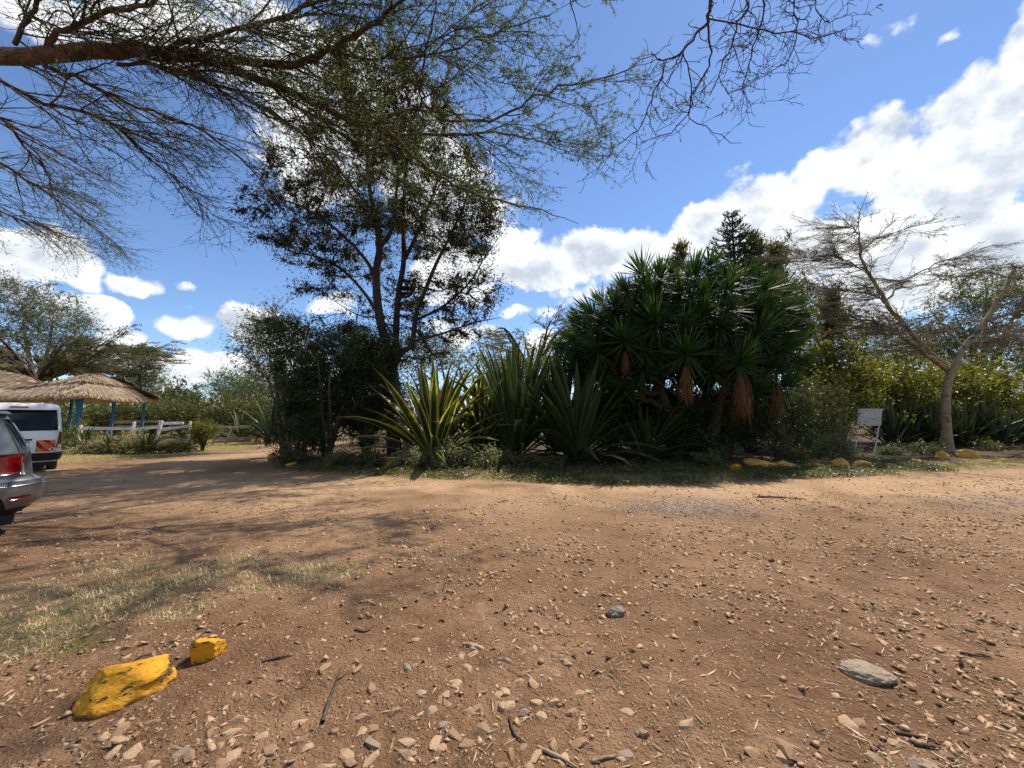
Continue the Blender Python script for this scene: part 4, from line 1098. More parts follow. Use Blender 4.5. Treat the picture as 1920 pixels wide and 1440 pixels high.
shrub('island_shrub', 'low dark bush at the left foot of the island', 'shrub', gp(560, 12.9), 1.1, .9, 1.5, 64, (M_SBARK, ML_DARK), 9000, (.05, .1), (.025, .045), GI)
shrub('island_shrub', 'thicket filling the shade behind the striped agave', 'shrub', gp(760, 15.6), 2.2, 1.3, 3.0, 65, (M_SBARK, ML_DARK), 15000, (.06, .12), (.03, .05), GI)
shrub('island_shrub', 'thicket filling the gap behind the middle agaves', 'shrub', gp(940, 16.6), 2.8, 1.4, 2.9, 66, (M_SBARK, ML_OLIVE), 16000, (.06, .12), (.03, .05), GI)
shrub('island_shrub', 'dense dark thicket added behind the yucca trunks to block light', 'shrub', gp(1220, 17.0), 3.4, 1.4, 4.2, 67, (M_SBARK, ML_DARK), 30000, (.08, .15), (.04, .07), GI)  # fill bush added to keep light out from under the yucca
shrub('island_shrub', 'dark thicket added behind the right yucca heads to block light', 'shrub', gp(1400, 16.7), 2.8, 1.4, 3.8, 68, (M_SBARK, ML_DARK), 24000, (.08, .15), (.04, .07), GI)  # likewise added as a light block
shrub('island_shrub', 'twiggy dark bush right of the hanging yucca skirts', 'shrub', gp(1455, 13.6), 1.3, 1.1, 2.3, 69, (M_SBARK, ML_DARK), 10000, (.05, .1), (.025, .045), GI)
shrub('island_shrub', 'olive shrub with pale glinting leaves left of the sign board', 'shrub', gp(1525, 15.2), 1.9, 1.4, 3.6, 70, (M_SBARK, ML_OLIVE), 19000, (.06, .13), (.035, .06), GI)
shrub('island_shrub', 'small grey-blue bush at the foot of the olive shrub', 'shrub', gp(1552, 13.9), .75, .65, .95, 71, (M_SBARK, ML_GREY), 6000, (.05, .1), (.015, .03), GI)
shrub('island_shrub', 'bright yellow-green bush behind the sign board', 'shrub', gp(1575, 19.5), 3.0, 1.8, 6.3, 72, (M_SBARK, ML_YEL), 16000, (.13, .25), (.07, .12), GI, spread_=.3, rag=1.15)
shrub('island_shrub', 'yellow-green bush glowing left of the thorn tree trunk', 'shrub', gp(1690, 21.5), 2.8, 1.7, 5.4, 73, (M_SBARK, ML_YEL), 13000, (.13, .25), (.07, .12), GI, spread_=.3, rag=1.15)
shrub('island_shrub', 'bright yellow-green bush glowing right of the thorn tree trunk', 'shrub', gp(1835, 22.5), 3.4, 1.8, 5.2, 74, (M_SBARK, ML_YEL), 14000, (.13, .25), (.07, .12), GI, spread_=.3, rag=1.15)
shrub('island_shrub', 'light green bush low at the right picture edge', 'shrub', gp(1930, 24), 3.5, 2.0, 3.0, 75, (M_SBARK, ML_YEL), 14000, (.09, .16), (.05, .085), GI, spread_=.3)
shrub('island_shrub', 'half-shaded olive bush behind the sword plants', 'shrub', gp(1755, 20.8), 3.6, 1.0, 2.6, 76, (M_SBARK, ML_DARK), 16000, (.08, .15), (.04, .07), GI)
shrub('island_shrub', 'dark infill bush added between the yucca trunks to deepen the shade', 'shrub', gp(1300, 14.9), 2.6, .9, 2.6, 77, (M_SBARK, ML_DARK), 22000, (.08, .15), (.04, .07), GI)  # infill added to close light gaps in the shade below the heads
shrub('island_shrub', 'dark infill bush added behind the low agave to deepen the shade left of the yucca trunks', 'shrub', gp(1150, 15.0), 2.0, .9, 2.8, 78, (M_SBARK, ML_DARK), 18000, (.08, .15), (.04, .07), GI)
shrub('island_shrub', 'black undergrowth in front of the yucca trunks', 'shrub', gp(1330, 13.5), 1.9, .6, 2.5, 79, (M_SBARK, ML_DARK), 16000, (.08, .15), (.035, .06), GI)
# weeds at the foot of the agaves and along the verge
GW = 'low weeds at the island foot'
WEEDS = [(835, 11.35, .55, .65, 'pale-leaved weed in front of the striped agave'), (775, 11.5, .5, .45, 'leafy weed left of the striped agave base'), (900, 11.5, .6, .5, 'weed between the striped and the middle agave'), (640, 11.9, .5, .4, 'small weed under the large dark shrub'), (700, 11.7, .5, .4, 'small weed beside the lone yellow stone under the tree'),
         (960, 11.4, .5, .35, 'low weed left of the middle agave foot'), (1020, 11.3, .4, .3, 'low weed at the middle agave foot'), (1330, 11.6, .5, .35, 'low weed under the yucca'), (1480, 12.8, .55, .45, 'low weed behind the flat orange stones'), (1585, 14.8, .5, .28, 'low grey weed at the left sign post'), (1662, 15.2, .5, .3, 'leafy weed at the right sign post'), (1725, 15.2, .7, .4, 'grey-green weed left of the thorn tree foot'), (550, 12.2, .5, .4, 'weed on the left corner of the island'), (1850, 17.0, .7, .4, 'weed before the sword plants right of the thorn tree')]
for k, (px, Y, r, h, lab) in enumerate(WEEDS):
    pale = k in (0, 1, 2, 10)
    shrub('weed', lab, 'weed', gp(px, Y, .03), r, r * .8, h * 1.25, 90 + k, (M_SBARK, ML_PALE if pale else (ML_GREY if k in (9, 11) else ML_OLIVE)), 1500 if pale else 1300, (.05, .10), (.03, .06), GW, 5, spread_=.09, ncl=60)

# ground ivy in the shade
rng = np.random.default_rng(8)
n = 40000
X = rng.uniform(-7.5, 13, n); Y = edge_y(X) + rng.gamma(2.0, .6, n) - .15
k = (rng.random(n) < np.clip(fbm(X * 1.2, Y * 1.2, 55) * 2.4 - .55, .05, 1))
X, Y = X[k], Y[k]
P = np.stack([X, Y, ground_h(X, Y) + rng.uniform(.02, .12, len(X))], 1)
V, Q = leaf_quads(rng, P, rnd_dirs(rng, len(P)) * np.array([1, 1, .35]), rng.uniform(.04, .08, len(P)), rng.uniform(.03, .055, len(P)), 1.0)
o = mobj('ground_ivy', np_mesh('ground_ivy', V, Q, None, {'var': np.repeat(rng.random(len(P)), 4)}, mats=[ML_OLIVE]))
tag(o, 'low creeping ground cover in the shade along the island edge', 'ground cover', kind='stuff')
# ================================================================== TREES BEHIND AND BESIDE
def flat_crown(name, label, base, limbs_, seed, bark, twig, leaf, sp=(.45, .26, .15), L1=(.8, 1.9), L2=(.4, .9), L3=(.12, .35), nleafsp=.07, r=(.018, .008, .005), lsize=(.04, .09), lw=.02, outw=.7, group=None, flat=.35, leafkeep=1.0, src_skip=1, lift=.05):
    """thorn tree with layered, nearly level sprays"""
    rng = np.random.default_rng(seed)
    base = np.asarray(base, float)
    root = empty(name, base, label, 'tree', group)
    wood_obj('trunk', limbs_[:1], bark, root, base, 12)
    for g in limbs_[1:]:
        g[0][0, 1:-1] += rng.normal(size=(g[0].shape[1] - 2, 3)) * .03
        wood_obj('limb', [g], bark, root, base, 8)
    def lvl(src, spc, a0, a1, Lr, r0, r1, K, wig, t0):
        P, T, R, U = sample_along(rng, src, spc, t0, 1.0)
        o = nrm(np.concatenate([P[:, :2] - base[None, :2], np.zeros((len(P), 1))], 1))
        D = side_dirs(rng, T * np.array([1, 1, .4]), a0, a1) + o * outw
        D[:, 2] = D[:, 2] * flat + lift
        return grow(rng, P, nrm(D), rng.uniform(*Lr, len(P)), np.minimum(R * .7, r0), np.full(len(P), r1), K, wig, np.array([[0, 0, .0]]))
    b1 = lvl(limbs_[src_skip:], sp[0], 25, 75, L1, r[0], r[1], 7, .14, .15)
    b2 = lvl([b1], sp[1], 25, 65, L2, r[1], r[2], 4, .18, .1)
    b3 = lvl([b1, b2], sp[2], 30, 70, L3, r[2], r[2] * .7, 2, .2, .1)
    wood_obj('branches', [b1], twig, root, base, 4)
    wood_obj('twigs', [b2, b3], twig, root, base, 3)
    P, T, R, U = sample_along(rng, [b2, b3], nleafsp, .1, 1.0, lambda P, q: q < leafkeep)
    if len(P):
        D = nrm(side_dirs(rng, T, 25, 80))
        V, Q = leaf_tris(rng, P, D, rng.uniform(*lsize, len(P)), rng.uniform(lw * .6, lw * 1.2, len(P)), .8)
        leaf_obj('crown', [(V, Q, np.repeat(rng.random(len(P)), 3))], leaf, root, base)
    return root

M_FBARK = bark_mat('fever_bark', (.16, .125, .070), (.28, .225, .135), 10, .8, (1, 1, .8), cc=(.07, .052, .036))
M_FTWIG = bark_mat('fever_twig', (.13, .10, .070), (.24, .19, .13), 15, .3, (1, 1, 1))
M_ATWIG2 = bark_mat('thorn_twig', (.10, .075, .052), (.19, .145, .10), 15, .3, (1, 1, 1))
M_FLEAF = leaf_mat('fever_leaf', (.075, .075, .038), (.15, .14, .07), .35, .2)
YR = 16.6
def R_(px, py, dy=0.0): return at(px, py, YR + dy)
rb = R_(1776, 852); rb[2] = 0
fl = [curve([rb + [0, 0, -.1], R_(1775, 810), R_(1773, 760), R_(1777, 720), R_(1785, 695)], [.25, .165, .15, .145, .155], 18),
      curve([R_(1784, 705), R_(1768, 684), R_(1738, 655), R_(1715, 630), R_(1690, 605), R_(1664, 572), R_(1640, 530), R_(1622, 500), R_(1612, 465), R_(1606, 435), R_(1588, 418)], [.17, .15, .125, .11, .105, .10, .09, .07, .05, .035, .02], 34),
      curve([R_(1770, 690), R_(1735, 664, -.4), R_(1700, 636, -.8), R_(1665, 612, -1.1), R_(1630, 600, -1.4), R_(1560, 590, -1.8)], [.12, .105, .09, .075, .05, .02], 24),
      curve([R_(1784, 705), R_(1800, 668), R_(1818, 640), R_(1850, 602), R_(1878, 555), R_(1900, 512), R_(1904, 500), R_(1890, 495)], [.17, .15, .14, .125, .10, .08, .06, .03], 26),
      curve([R_(1808, 650), R_(1780, 625, .6), R_(1760, 600, .9), R_(1740, 580, 1.2)], [.08, .06, .045, .02], 16),
      curve([R_(1660, 568), R_(1690, 535, .4), R_(1715, 515, .6), R_(1770, 490, .9), R_(1830, 478, 1.1)], [.06, .05, .04, .03, .012], 20),
      curve([R_(1612, 470), R_(1640, 450, .3), R_(1680, 435, .5), R_(1720, 430, .6)], [.035, .03, .02, .008], 14),
      curve([R_(1630, 510), R_(1590, 490, -.3), R_(1550, 480, -.5), R_(1500, 490, -.8)], [.04, .032, .022, .008], 16),
      curve([R_(1855, 600), R_(1900, 585, -.5), R_(1960, 570, -.8), R_(2030, 560, -1)], [.09, .07, .05, .02], 16),
      curve([R_(1820, 640), R_(1850, 640, .8), R_(1900, 620, 1.5), R_(1960, 600, 2.0)], [.08, .06, .04, .02], 16),
      curve([R_(1690, 606), R_(1650, 560, -.6), R_(1600, 545, -1), R_(1530, 540, -1.3)], [.05, .04, .028, .01], 16),
      curve([R_(1890, 520), R_(1850, 510, .5), R_(1800, 515, .8), R_(1750, 530, 1)], [.05, .04, .025, .01], 16)]
fl = fl[:1] + [(g[0], g[1] * .78) for g in fl[1:]]
flat_crown('thorn_tree', 'thorn tree with pale forked trunk and see-through flat crown right of the sign', rb, fl, 101, M_FBARK, M_ATWIG2, M_FLEAF, (.19, .17, .12), (.9, 2.5), (.4, 1.0), (.12, .34), .085, leafkeep=.8)

# flat-topped thorn trees farther away
def far_flat(label, px, Y, top, halfw, seed, nl=9, h_px=780, leaf=None, thick=.16, dens=1.0, lowk=.8, lsp=.12):
    c = gp(px, Y); H = at(px, top, Y)[2]; Wd = halfw * Y / F
    rng = np.random.default_rng(seed)
    ls = [curve([c + [0, 0, -.1], c + [.1, 0, H * .25], c + [-.05, .1, H * .5]], [.26, .2, .18], 10)]
    for k in range(nl):
        a = 6.283 * k / nl + rng.normal() * .3
        d = np.array([math.cos(a), math.sin(a), 0]) * Wd * rng.uniform(.6, .95)
        ls.append(curve([c + [-.05, .1, H * .48], c + d * .35 + [0, 0, H * .66], c + d * .75 + [0, 0, H * rng.uniform(lowk, .9)], c + d + [0, 0, H * rng.uniform(lowk + .02, .95)]], [.14, .10, .06, .02], 14))
    return flat_crown('flat_thorn_tree', label, c, ls, seed, M_DBARK, M_ATWIG2, leaf or M_FLEAF, (.34 / dens, .34, .26), (.9, 2.4), (.5, 1.2), (.25, .6), lsp, r=(.025, .014, .010), lsize=(.09, .19), lw=.055, outw=.9, group='flat thorn trees far behind', flat=.2)
far_flat('brownish flat-topped thorn tree between the dark tree and the yucca', 1000, 30, 592, 95, 111)
far_flat('layered flat thorn tree over the thatched roof', 60, 31, 612, 190, 112, 16, dens=1.5, lowk=.60, lsp=.065)

# leafy trees behind
M_GBARK = bark_mat('grey_bark', (.12, .10, .08), (.26, .22, .18), 7, .5)
def leafy(name, label, px, Y, blobs_px, seed, mats, nleaf, Lr, Wr, group, ncl=420, nb=50, spread_=.4, stem_r=.22, droop=.2, fill=.3, forks=5, flat=1.0):
    c = gp(px, Y); rng = np.random.default_rng(seed)
    bl = [(at(a, b, Y + dy), np.array([rx, rx * .8, ry]) * Y / F, 1.0) for a, b, rx, ry, dy in blobs_px]
    zt = min(b[0][2] for b in bl)
    mid = c + np.array([rng.normal() * .2, 0, zt * .55])
    stems = [curve([c + [0, 0, -.1], c * .5 + mid * .5 + [rng.normal() * .1, 0, 0], mid], [stem_r * 1.2, stem_r, stem_r * .85], 10)]
    for b in bl[:forks]:
        stems.append(curve([mid, mid * .5 + b[0] * .5 + [rng.normal() * .2, rng.normal() * .2, .1], b[0]], [stem_r * .7, stem_r * .45, stem_r * .12], 12))
    return clump_tree(name, label, 'tree', c, stems, bl, seed, nb, ncl, nleaf, Lr, Wr, mats, spread_, group, droop, 6, .018, .07, fill, flat)
GB = 'leafy trees in the background'
leafy('gum_tree', 'pale olive gum tree top left behind the thatched roof', 60, 38, [(40, 570, 70, 40, 0), (100, 590, 60, 35, 0), (160, 620, 35, 26, 0), (30, 630, 70, 35, 0), (110, 640, 50, 25, 0), (20, 540, 45, 20, 0)], 121, (M_GBARK, ML_GREY), 20000, (.16, .3), (.06, .11), GB, 420, 50, .5, .3)
leafy('feathery_tree', 'round feathery green tree just right of the thatched roof', 262, 36, [(262, 690, 42, 34, 0), (250, 725, 45, 30, 0), (285, 720, 28, 35, 0), (265, 672, 26, 16, 0)], 122, (M_GBARK, ML_FEATH), 16000, (.12, .28), (.03, .06), GB, 340, 40, .45, .15, droop=-.3)
leafy('distant_tree', 'small far round tree on the skyline right of the feathery tree', 335, 62, [(335, 745, 32, 18, 0), (350, 750, 25, 15, 0), (315, 752, 20, 14, 0)], 123, (M_GBARK, ML_DARK), 6000, (.3, .5), (.15, .25), GB, 200, 30, .6, .2)
leafy('feathery_tree', 'pale feathery tree rising from the far shrubs left of the island', 432, 34, [(432, 722, 38, 28, 0), (445, 745, 40, 30, 0)], 124, (M_GBARK, ML_FEATH), 11000, (.12, .28), (.03, .06), GB, 240, 30, .45, .12, droop=-.3)
leafy('feathery_tree', 'feathery tree half hidden by the island shrubs', 492, 33, [(492, 720, 36, 30, 0), (510, 750, 40, 40, 0), (475, 745, 30, 26, 0)], 125, (M_GBARK, ML_FEATH), 12000, (.12, .28), (.03, .06), GB, 260, 30, .45, .12, droop=-.3)
leafy('gum_tree', 'pale grey-leaved slim tree behind the black-green bush', 535, 18.5, [(480, 610, 30, 22, 0), (465, 650, 26, 26, 0), (505, 640, 36, 40, 0), (480, 690, 30, 28, 0), (520, 600, 26, 16, 0)], 126, (M_GBARK, ML_GREY), 9000, (.08, .16), (.03, .055), GB, 260, 40, .3, .10)
leafy('broadleaf_tree', 'light green tree crown showing between the tall tree and agaves', 850, 23, [(820, 660, 50, 40, 0), (900, 690, 60, 40, 0), (770, 680, 40, 30, 0), (960, 700, 50, 35, 0), (1010, 690, 40, 40, 0)], 127, (M_GBARK, ML_YEL), 13000, (.1, .2), (.05, .09), GB, 330, 45, .4, .14)
leafy('broadleaf_tree', 'pale leafy tree between the yucca and the thorn tree crown', 1540, 25, [(1510, 565, 35, 30, 0), (1560, 590, 40, 40, 0), (1520, 640, 45, 40, 0), (1590, 640, 40, 30, 0), (1480, 610, 30, 30, 0)], 128, (M_GBARK, ML_OLIVE), 13000, (.1, .2), (.05, .09), GB, 330, 45, .4, .16)
leafy('gum_tree', 'large grey-green gum tree behind the right thorn tree', 1850, 34, [(1850, 540, 80, 45, 0), (1790, 590, 60, 40, 0), (1900, 600, 80, 50, 0), (1830, 650, 80, 45, 0), (1930, 540, 50, 45, 0), (1770, 650, 50, 40, 0), (1960, 660, 70, 60, 0)], 129, (M_GBARK, ML_OLIVE), 30000, (.16, .3), (.06, .1), GB, 520, 60, .55, .35, forks=7)
leafy('gum_tree', 'dark gum tree filling the skyline left of the right thorn trunk', 1650, 34, [(1650, 640, 70, 45, 0), (1720, 640, 60, 45, 0), (1590, 680, 60, 40, 0), (1690, 690, 70, 40, 0)], 130, (M_GBARK, ML_OLIVE), 18000, (.16, .3), (.06, .1), GB, 380, 45, .5, .3)
leafy('broadleaf_tree', 'dark tree crown low behind the right picture edge', 1960, 38, [(1920, 700, 60, 40, 0), (1990, 690, 70, 50, 0), (1850, 720, 50, 30, 0)], 131, (M_GBARK, ML_OLIVE), 12000, (.18, .32), (.08, .14), GB, 300, 40, .5, .3)
# golden-tipped columns behind the yucca
ML_BRONZE = leaf_mat('bronze_green_leaf', (.038, .048, .018), (.085, .092, .028), .35, .25, cc=(.16, .11, .03))
GC = 'golden-tipped columnar trees'
for k, (px, Y, top, ww, lab) in enumerate([(1410, 22.8, 436, 15, 'golden-tipped column tree pressed against the pine'), (1453, 21.5, 448, 18, 'slim golden-tipped column tree right of the pine'), (1276, 20.5, 458, 12, 'single golden tip showing over the yucca top'), (1494, 19, 556, 22, 'short golden-tipped column right of the yucca heads'), (1560, 21, 540, 11, 'golden-tipped column before the right thorn tree'), (1428, 23.4, 505, 20, 'broad golden-green column below the pine')]):
    seg = [(px + (k % 2) * 2, top + 22 * (j + .6), ww * (.75 + .18 * j if j < 3 else 1.1), 17, 0) for j in range(8)] if k not in (3, 4) else [(px, top + 16, ww * .55, 15, 0), (px - 4, top + 42, ww * .9, 18, 0), (px + 9, top + 66, ww * .8, 16, 0), (px - 12, top + 78, ww * .7, 14, 0)]
    leafy('column_tree', lab, px, Y, seg, 140 + k, (M_GBARK, ML_GOLD if k < 3 else ML_BRONZE), 11000 if k not in (3, 4) else 4000, (.15, .28), (.045, .075), GC, 300, 40, .17, .12, droop=-.6, forks=8)

# the pine with level whorls
def whorl_pine(label, px, Y, top, base_w, seed):
    rng = np.random.default_rng(seed)
    c = at(px, top, Y); H = c[2]; c = np.array([c[0], c[1], 0.0])
    root = empty('whorl_pine', c, label, 'pine')
    stem = curve([c + [0, 0, -.1], c + [.03, 0, H * .5], c + [0, 0, H]], [.28, .18, .02], 20)
    wood_obj('trunk', [stem], M_DBARK, root, c, 9)
    br, sub = [], []
    z = H - .25; k = 0
    while z > H * .35:
        dz = H - z
        L = min(.56 * dz ** .85 + .2, base_w) * 1.0
        n = 6 if dz < 1.5 else 7
        a0 = rng.random() * 6.28
        for j in range(n):
            a = a0 + 6.283 * j / n + rng.normal() * .08
            d = np.array([math.cos(a), math.sin(a), 0]); l = L * rng.uniform(.88, 1.08)
            br.append(curve([c + [0, 0, z], c + d * l * .5 + [0, 0, z - .05 * l], c + d * l + [0, 0, z + .20 * l]], [.035, .025, .01], 7))
        z -= .42 + .05 * rng.random() + .012 * dz; k += 1
    BP = np.concatenate([g[0] for g in br]); BR = np.concatenate([g[1] for g in br])
    wood_obj('branches', [(BP, BR)], M_DBARK, root, c, 4)
    P, T, R, U = sample_along(rng, [(BP, BR)], .06, .05, 1.0)       # side sprays, like fern fronds
    side = nrm(np.cross(T, np.array([[0, 0, 1.0]]))) * np.where(rng.random(len(P)) < .5, -1, 1)[:, None]
    D = nrm(T * .8 + side * .7 + np.array([[0, 0, .35]]))
    sp = grow(rng, P, D, rng.uniform(.2, .45, len(P)) * (1.15 - U * .6), np.full(len(P), .012), np.full(len(P), .006), 4, .05, np.array([[0, 0, .08]]))
    P2, T2, _, _ = sample_along(rng, [sp, (BP, BR)], .030, .05, 1.0)
    V, Q = leaf_tris(rng, P2, nrm(T2 * 1.1 + rnd_dirs(rng, len(P2), .4) * .8), rng.uniform(.10, .19, len(P2)), rng.uniform(.035, .055, len(P2)))
    leaf_obj('crown', [(V, Q, np.repeat(rng.random(len(P2)), 3))], M_PINE, root, c)
M_PINE = leaf_mat('pine_needle', (.018, .030, .018), (.040, .062, .034), .15, .25)
whorl_pine('dark pine with stacked level whorls rising behind the yucca', 1372, 22.5, 398, 2.6, 151)

# shrubs beyond the fences on the left
GL = 'shrubs beyond the left fences'
LS = [(150, 29, 3.6, 2.7, ML_OLIVE, 'olive bush seen under the thatched roof beside the corner post'), (225, 28, 3.0, 2.6, ML_OLIVE, 'dark olive bush seen between the blue posts'), (290, 29, 3.0, 3.2, ML_OLIVE, 'rounded olive bush just right of the last blue post'), (345, 29, 3.0, 3.2, ML_OLIVE, 'olive bush behind the white fence end'), (400, 30, 3.2, 3.2, ML_GOLD, 'straw-tinted bush behind the clipped bush'), (450, 29, 2.8, 3.0, ML_OLIVE, 'olive bush behind the grey rail fence'), (505, 28.5, 2.8, 3.0, ML_GOLD, 'ochre-tinted bush behind the lone agave tuft'), (560, 27, 2.6, 3.2, ML_OLIVE, 'shaded olive bush where the track bends away'), (60, 30, 4.0, 2.4, ML_OLIVE, 'olive bush behind the van roof'), (620, 26, 3.0, 3.2, ML_DARK, 'dark bush closing the view behind the island shrubs'), (-40, 30, 4.0, 2.4, ML_OLIVE, 'olive bush past the left picture edge')]
for k, (px, Y, r, h, ml, lab) in enumerate(LS):
    shrub('far_shrub', lab, 'shrub', gp(px, Y), r, r * .7, h, 160 + k, (M_SBARK, ml), 11000, (.1, .19), (.05, .09), GL, 7, spread_=.32)
# wooded land closing the horizon all round
rng = np.random.default_rng(180)
n = 21000
k = rng.integers(330, size=n)
ca = rng.uniform(-2.6, 2.6, 330); cd = rng.uniform(46, 110, 330); ch = rng.uniform(2.5, 6.0, 330) * np.where(np.abs(ca) < .75, .85, 1.1)
cc_ = np.stack([np.sin(ca) * cd, np.cos(ca) * cd, ch * .5], 1)
off = nrm(rng.normal(size=(n, 3))) * (rng.random(n) ** .4)[:, None] * np.stack([ch[k] * .9, ch[k] * .9, ch[k] * .5], 1)
P = cc_[k] + off; P[:, 2] = np.maximum(P[:, 2], .1)
V, Q = leaf_quads(rng, P, rnd_dirs(rng, n), rng.uniform(.5, 1.1, n), rng.uniform(.3, .6, n))
o = mobj('distant_woods', np_mesh('distant_woods', V, Q, None, {'var': np.repeat(np.clip(rng.random(330)[k] * .6 + rng.random(n) * .4, 0, 1), 4)}, mats=[ML_OLIVE]))
tag(o, 'low belt of distant bush and woodland closing the horizon', 'woodland', kind='stuff')
# ================================================================== BUILT THINGS
def box_me(name, size, mat, bev=.006, jit=0.0, seed=0, seg=1):
    bm = bmesh.new()
    bmesh.ops.create_cube(bm, size=1.0)
    for v in bm.verts: v.co = Vector((v.co.x * size[0], v.co.y * size[1], v.co.z * size[2]))
    if seg > 1:
        ax = max(range(3), key=lambda i: size[i])
        es = [e for e in bm.edges if abs((e.verts[0].co - e.verts[1].co)[ax]) > size[ax] * .9]
        bmesh.ops.subdivide_edges(bm, edges=es, cuts=seg, use_grid_fill=True)
    if bev > 0: bmesh.ops.bevel(bm, geom=[e for e in bm.edges if len(e.link_faces) == 2 and e.calc_face_angle() > .5], offset=bev, segments=1, affect='EDGES')
    if jit:
        rg = random.Random(seed)
        for v in bm.verts: v.co += Vector((rg.gauss(0, jit), rg.gauss(0, jit), rg.gauss(0, jit)))
    me = bpy.data.meshes.new(name); bm.to_mesh(me); bm.free()
    me.materials.append(mat)
    return me

def beam(name, a, b, w_, t_, mat, parent, org, roll=0.0, jit=.0, seg=4, seed=0):
    """squared timber between two points"""
    a = np.asarray(a, float); b = np.asarray(b, float)
    d = b - a; L = np.linalg.norm(d)
    o = bpy.data.objects.new(name, box_me(name, (L, w_, t_), mat, min(w_, t_) * .12, jit, seed, seg))
    q = Vector(d).to_track_quat('X', 'Z')
    o.rotation_mode = 'QUATERNION'
    o.rotation_quaternion = q @ Quaternion((1, 0, 0), roll)
    o.location = tuple((a + b) / 2 - org)
    return link(o, parent)

# ------------------------------------------------------------------ painted rocks
def rock_mat(name, paint, worn, stone_c, cover=.5, scale=9):
    m, t = new_mat(name)
    oc = t.node('ShaderNodeTexCoord').outputs['Object']
    st = t.node('ShaderNodeVectorMath', {0: oc, 1: (1, 1, 2.2)}, operation='MULTIPLY').outputs[0]
    n = t.noise(st, scale, 7, .68, .6)
    f = t.noise(st, scale * 5, 5, .65)
    col = t.mix(t.ramp(n, .3, .7), rgb(*paint), rgb(*worn))
    lowz = t.node('ShaderNodeSeparateXYZ', {0: oc}).outputs[2]
    mask = t.ramp(t.math('ADD', n, t.math('MULTIPLY', t.math('SUBTRACT', f, .5), .5)), cover, cover + .10)
    col = t.mix(mask, col, rgb(*stone_c))
    col = t.mix(t.ramp(f, .55, .8, 0, .5), col, t.mix(1.0, col, rgb(.45, .4, .35), 'MULTIPLY'))
    soil = t.ramp(t.math('ADD', lowz, t.math('MULTIPLY', t.math('SUBTRACT', n, .5), .12)), -.075, -.015, .8, 0)
    col = t.mix(soil, col, rgb(.20, .115, .062))
    bp = t.node('ShaderNodeBump', {'Strength': 1.0, 'Distance': .025, 'Height': t.math('ADD', n, t.math('MULTIPLY', f, .22))})
    p = t.node('ShaderNodeBsdfPrincipled', {'Base Color': col, 'Roughness': .6, 'Specular IOR Level': .35, 'Normal': bp.outputs[0]})
    finish(t, p.outputs[0])
    return m
M_YROCK = rock_mat('yellow_paint', (.64, .30, .008), (.53, .24, .006), (.05, .036, .014), .535, 10)
M_OROCK = rock_mat('faded_yellow_paint', (.58, .30, .04), (.46, .25, .07), (.26, .18, .11), .57, 6)

def rock(name, label, loc, size, seed, mat, rz=0.0, cuts=9, group=None, sub=4, rough=.05, tilt=(0, 0), extra=()):
    rg = np.random.default_rng(seed)
    bm = bmesh.new()
    bmesh.ops.create_icosphere(bm, subdivisions=sub, radius=1.0)
    planes = [(nrm(rg.normal(size=3) * np.array([1, 1, .8])), rg.uniform(.55, .88)) for k in range(cuts)] + [(nrm(np.array(a, float)), d) for a, d in extra]
    for v in bm.verts:
        p = np.array(v.co)
        for a, d in planes:
            e = p @ a - d
            if e > 0: p = p - a * e * .93
        nz = mnoise.fractal(Vector(p * 2.1 + seed), 1.0, 2.0, 5) * rough + mnoise.noise(Vector(p * np.array([3, 3, 9]) + seed)) * rough * .5
        v.co = Vector(p * (1 + nz) * np.array(size))
    me = bpy.data.meshes.new(name); bm.to_mesh(me); bm.free()
    me.polygons.foreach_set('use_smooth', np.ones(len(me.polygons), dtype=bool))
    me.materials.append(mat)
    if sub >= 4:
        me.set_sharp_from_angle(angle=math.radians(38))
    o = mobj(name, me, None, loc)
    o.rotation_euler = (tilt[0], tilt[1], rz)
    return tag(o, label, 'rock', group)
c = onz(238, 1318); c[2] = .085
rock('painted_rock', 'big long rock painted bright yellow with dark worn patches, beside the dry grass', c, (.215, .15, .16), 3, M_YROCK, math.atan2(.2, .37), 8, 'yellow rocks in the foreground', 5, .11, (-.06, -.05), [((0.1, .1, 1), .66), ((.05, -.9, .6), .66), ((1, -.2, .1), .78), ((-.8, -.3, .5), .75)])
c = onz(388, 1247); c[2] = .062
rock('painted_rock', 'small blocky rock painted bright yellow behind the end of the long one', c, (.108, .09, .135), 8, M_YROCK, .45, 7, 'yellow rocks in the foreground', 5, .10, (0, 0), [((.15, .2, 1), .66), ((-.2, -1, .1), .62), ((.8, -.5, 0), .7)])
ER = [(730, 875, 22, 12, 'single ochre stone under the tall dark tree'), (545, 876, 18, 9, 'ochre stone on the left tip of the island'), (512, 860, 20, 9, 'dark mossy ochre stone at the back of the left island tip'),
      (1378, 881, 24, 10, 'small rounded yellow stone under the yucca skirts'), (1425, 875, 54, 15, 'wide flat orange stone right of the small yellow one'), (1475, 877, 42, 12, 'flat orange stone second from the yucca'), (1530, 878, 36, 9, 'low broken orange stone half buried in litter'),
      (1578, 875, 28, 16, 'peaked orange stone left of the sign board foot'), (1617, 876, 32, 11, 'low orange stone below the sign board'), (1640, 888, 9, 5, 'tiny orange chip out on the grass'), (1718, 871, 28, 9, 'flat pale stone out in the grass left of the thorn tree'), (1752, 849, 20, 11, 'small orange stone tucked against the thorn tree foot'), (1768, 861, 26, 15, 'rounded orange stone in front of the thorn tree foot'), (1815, 858, 38, 15, 'large orange stone just right of the thorn tree foot')]
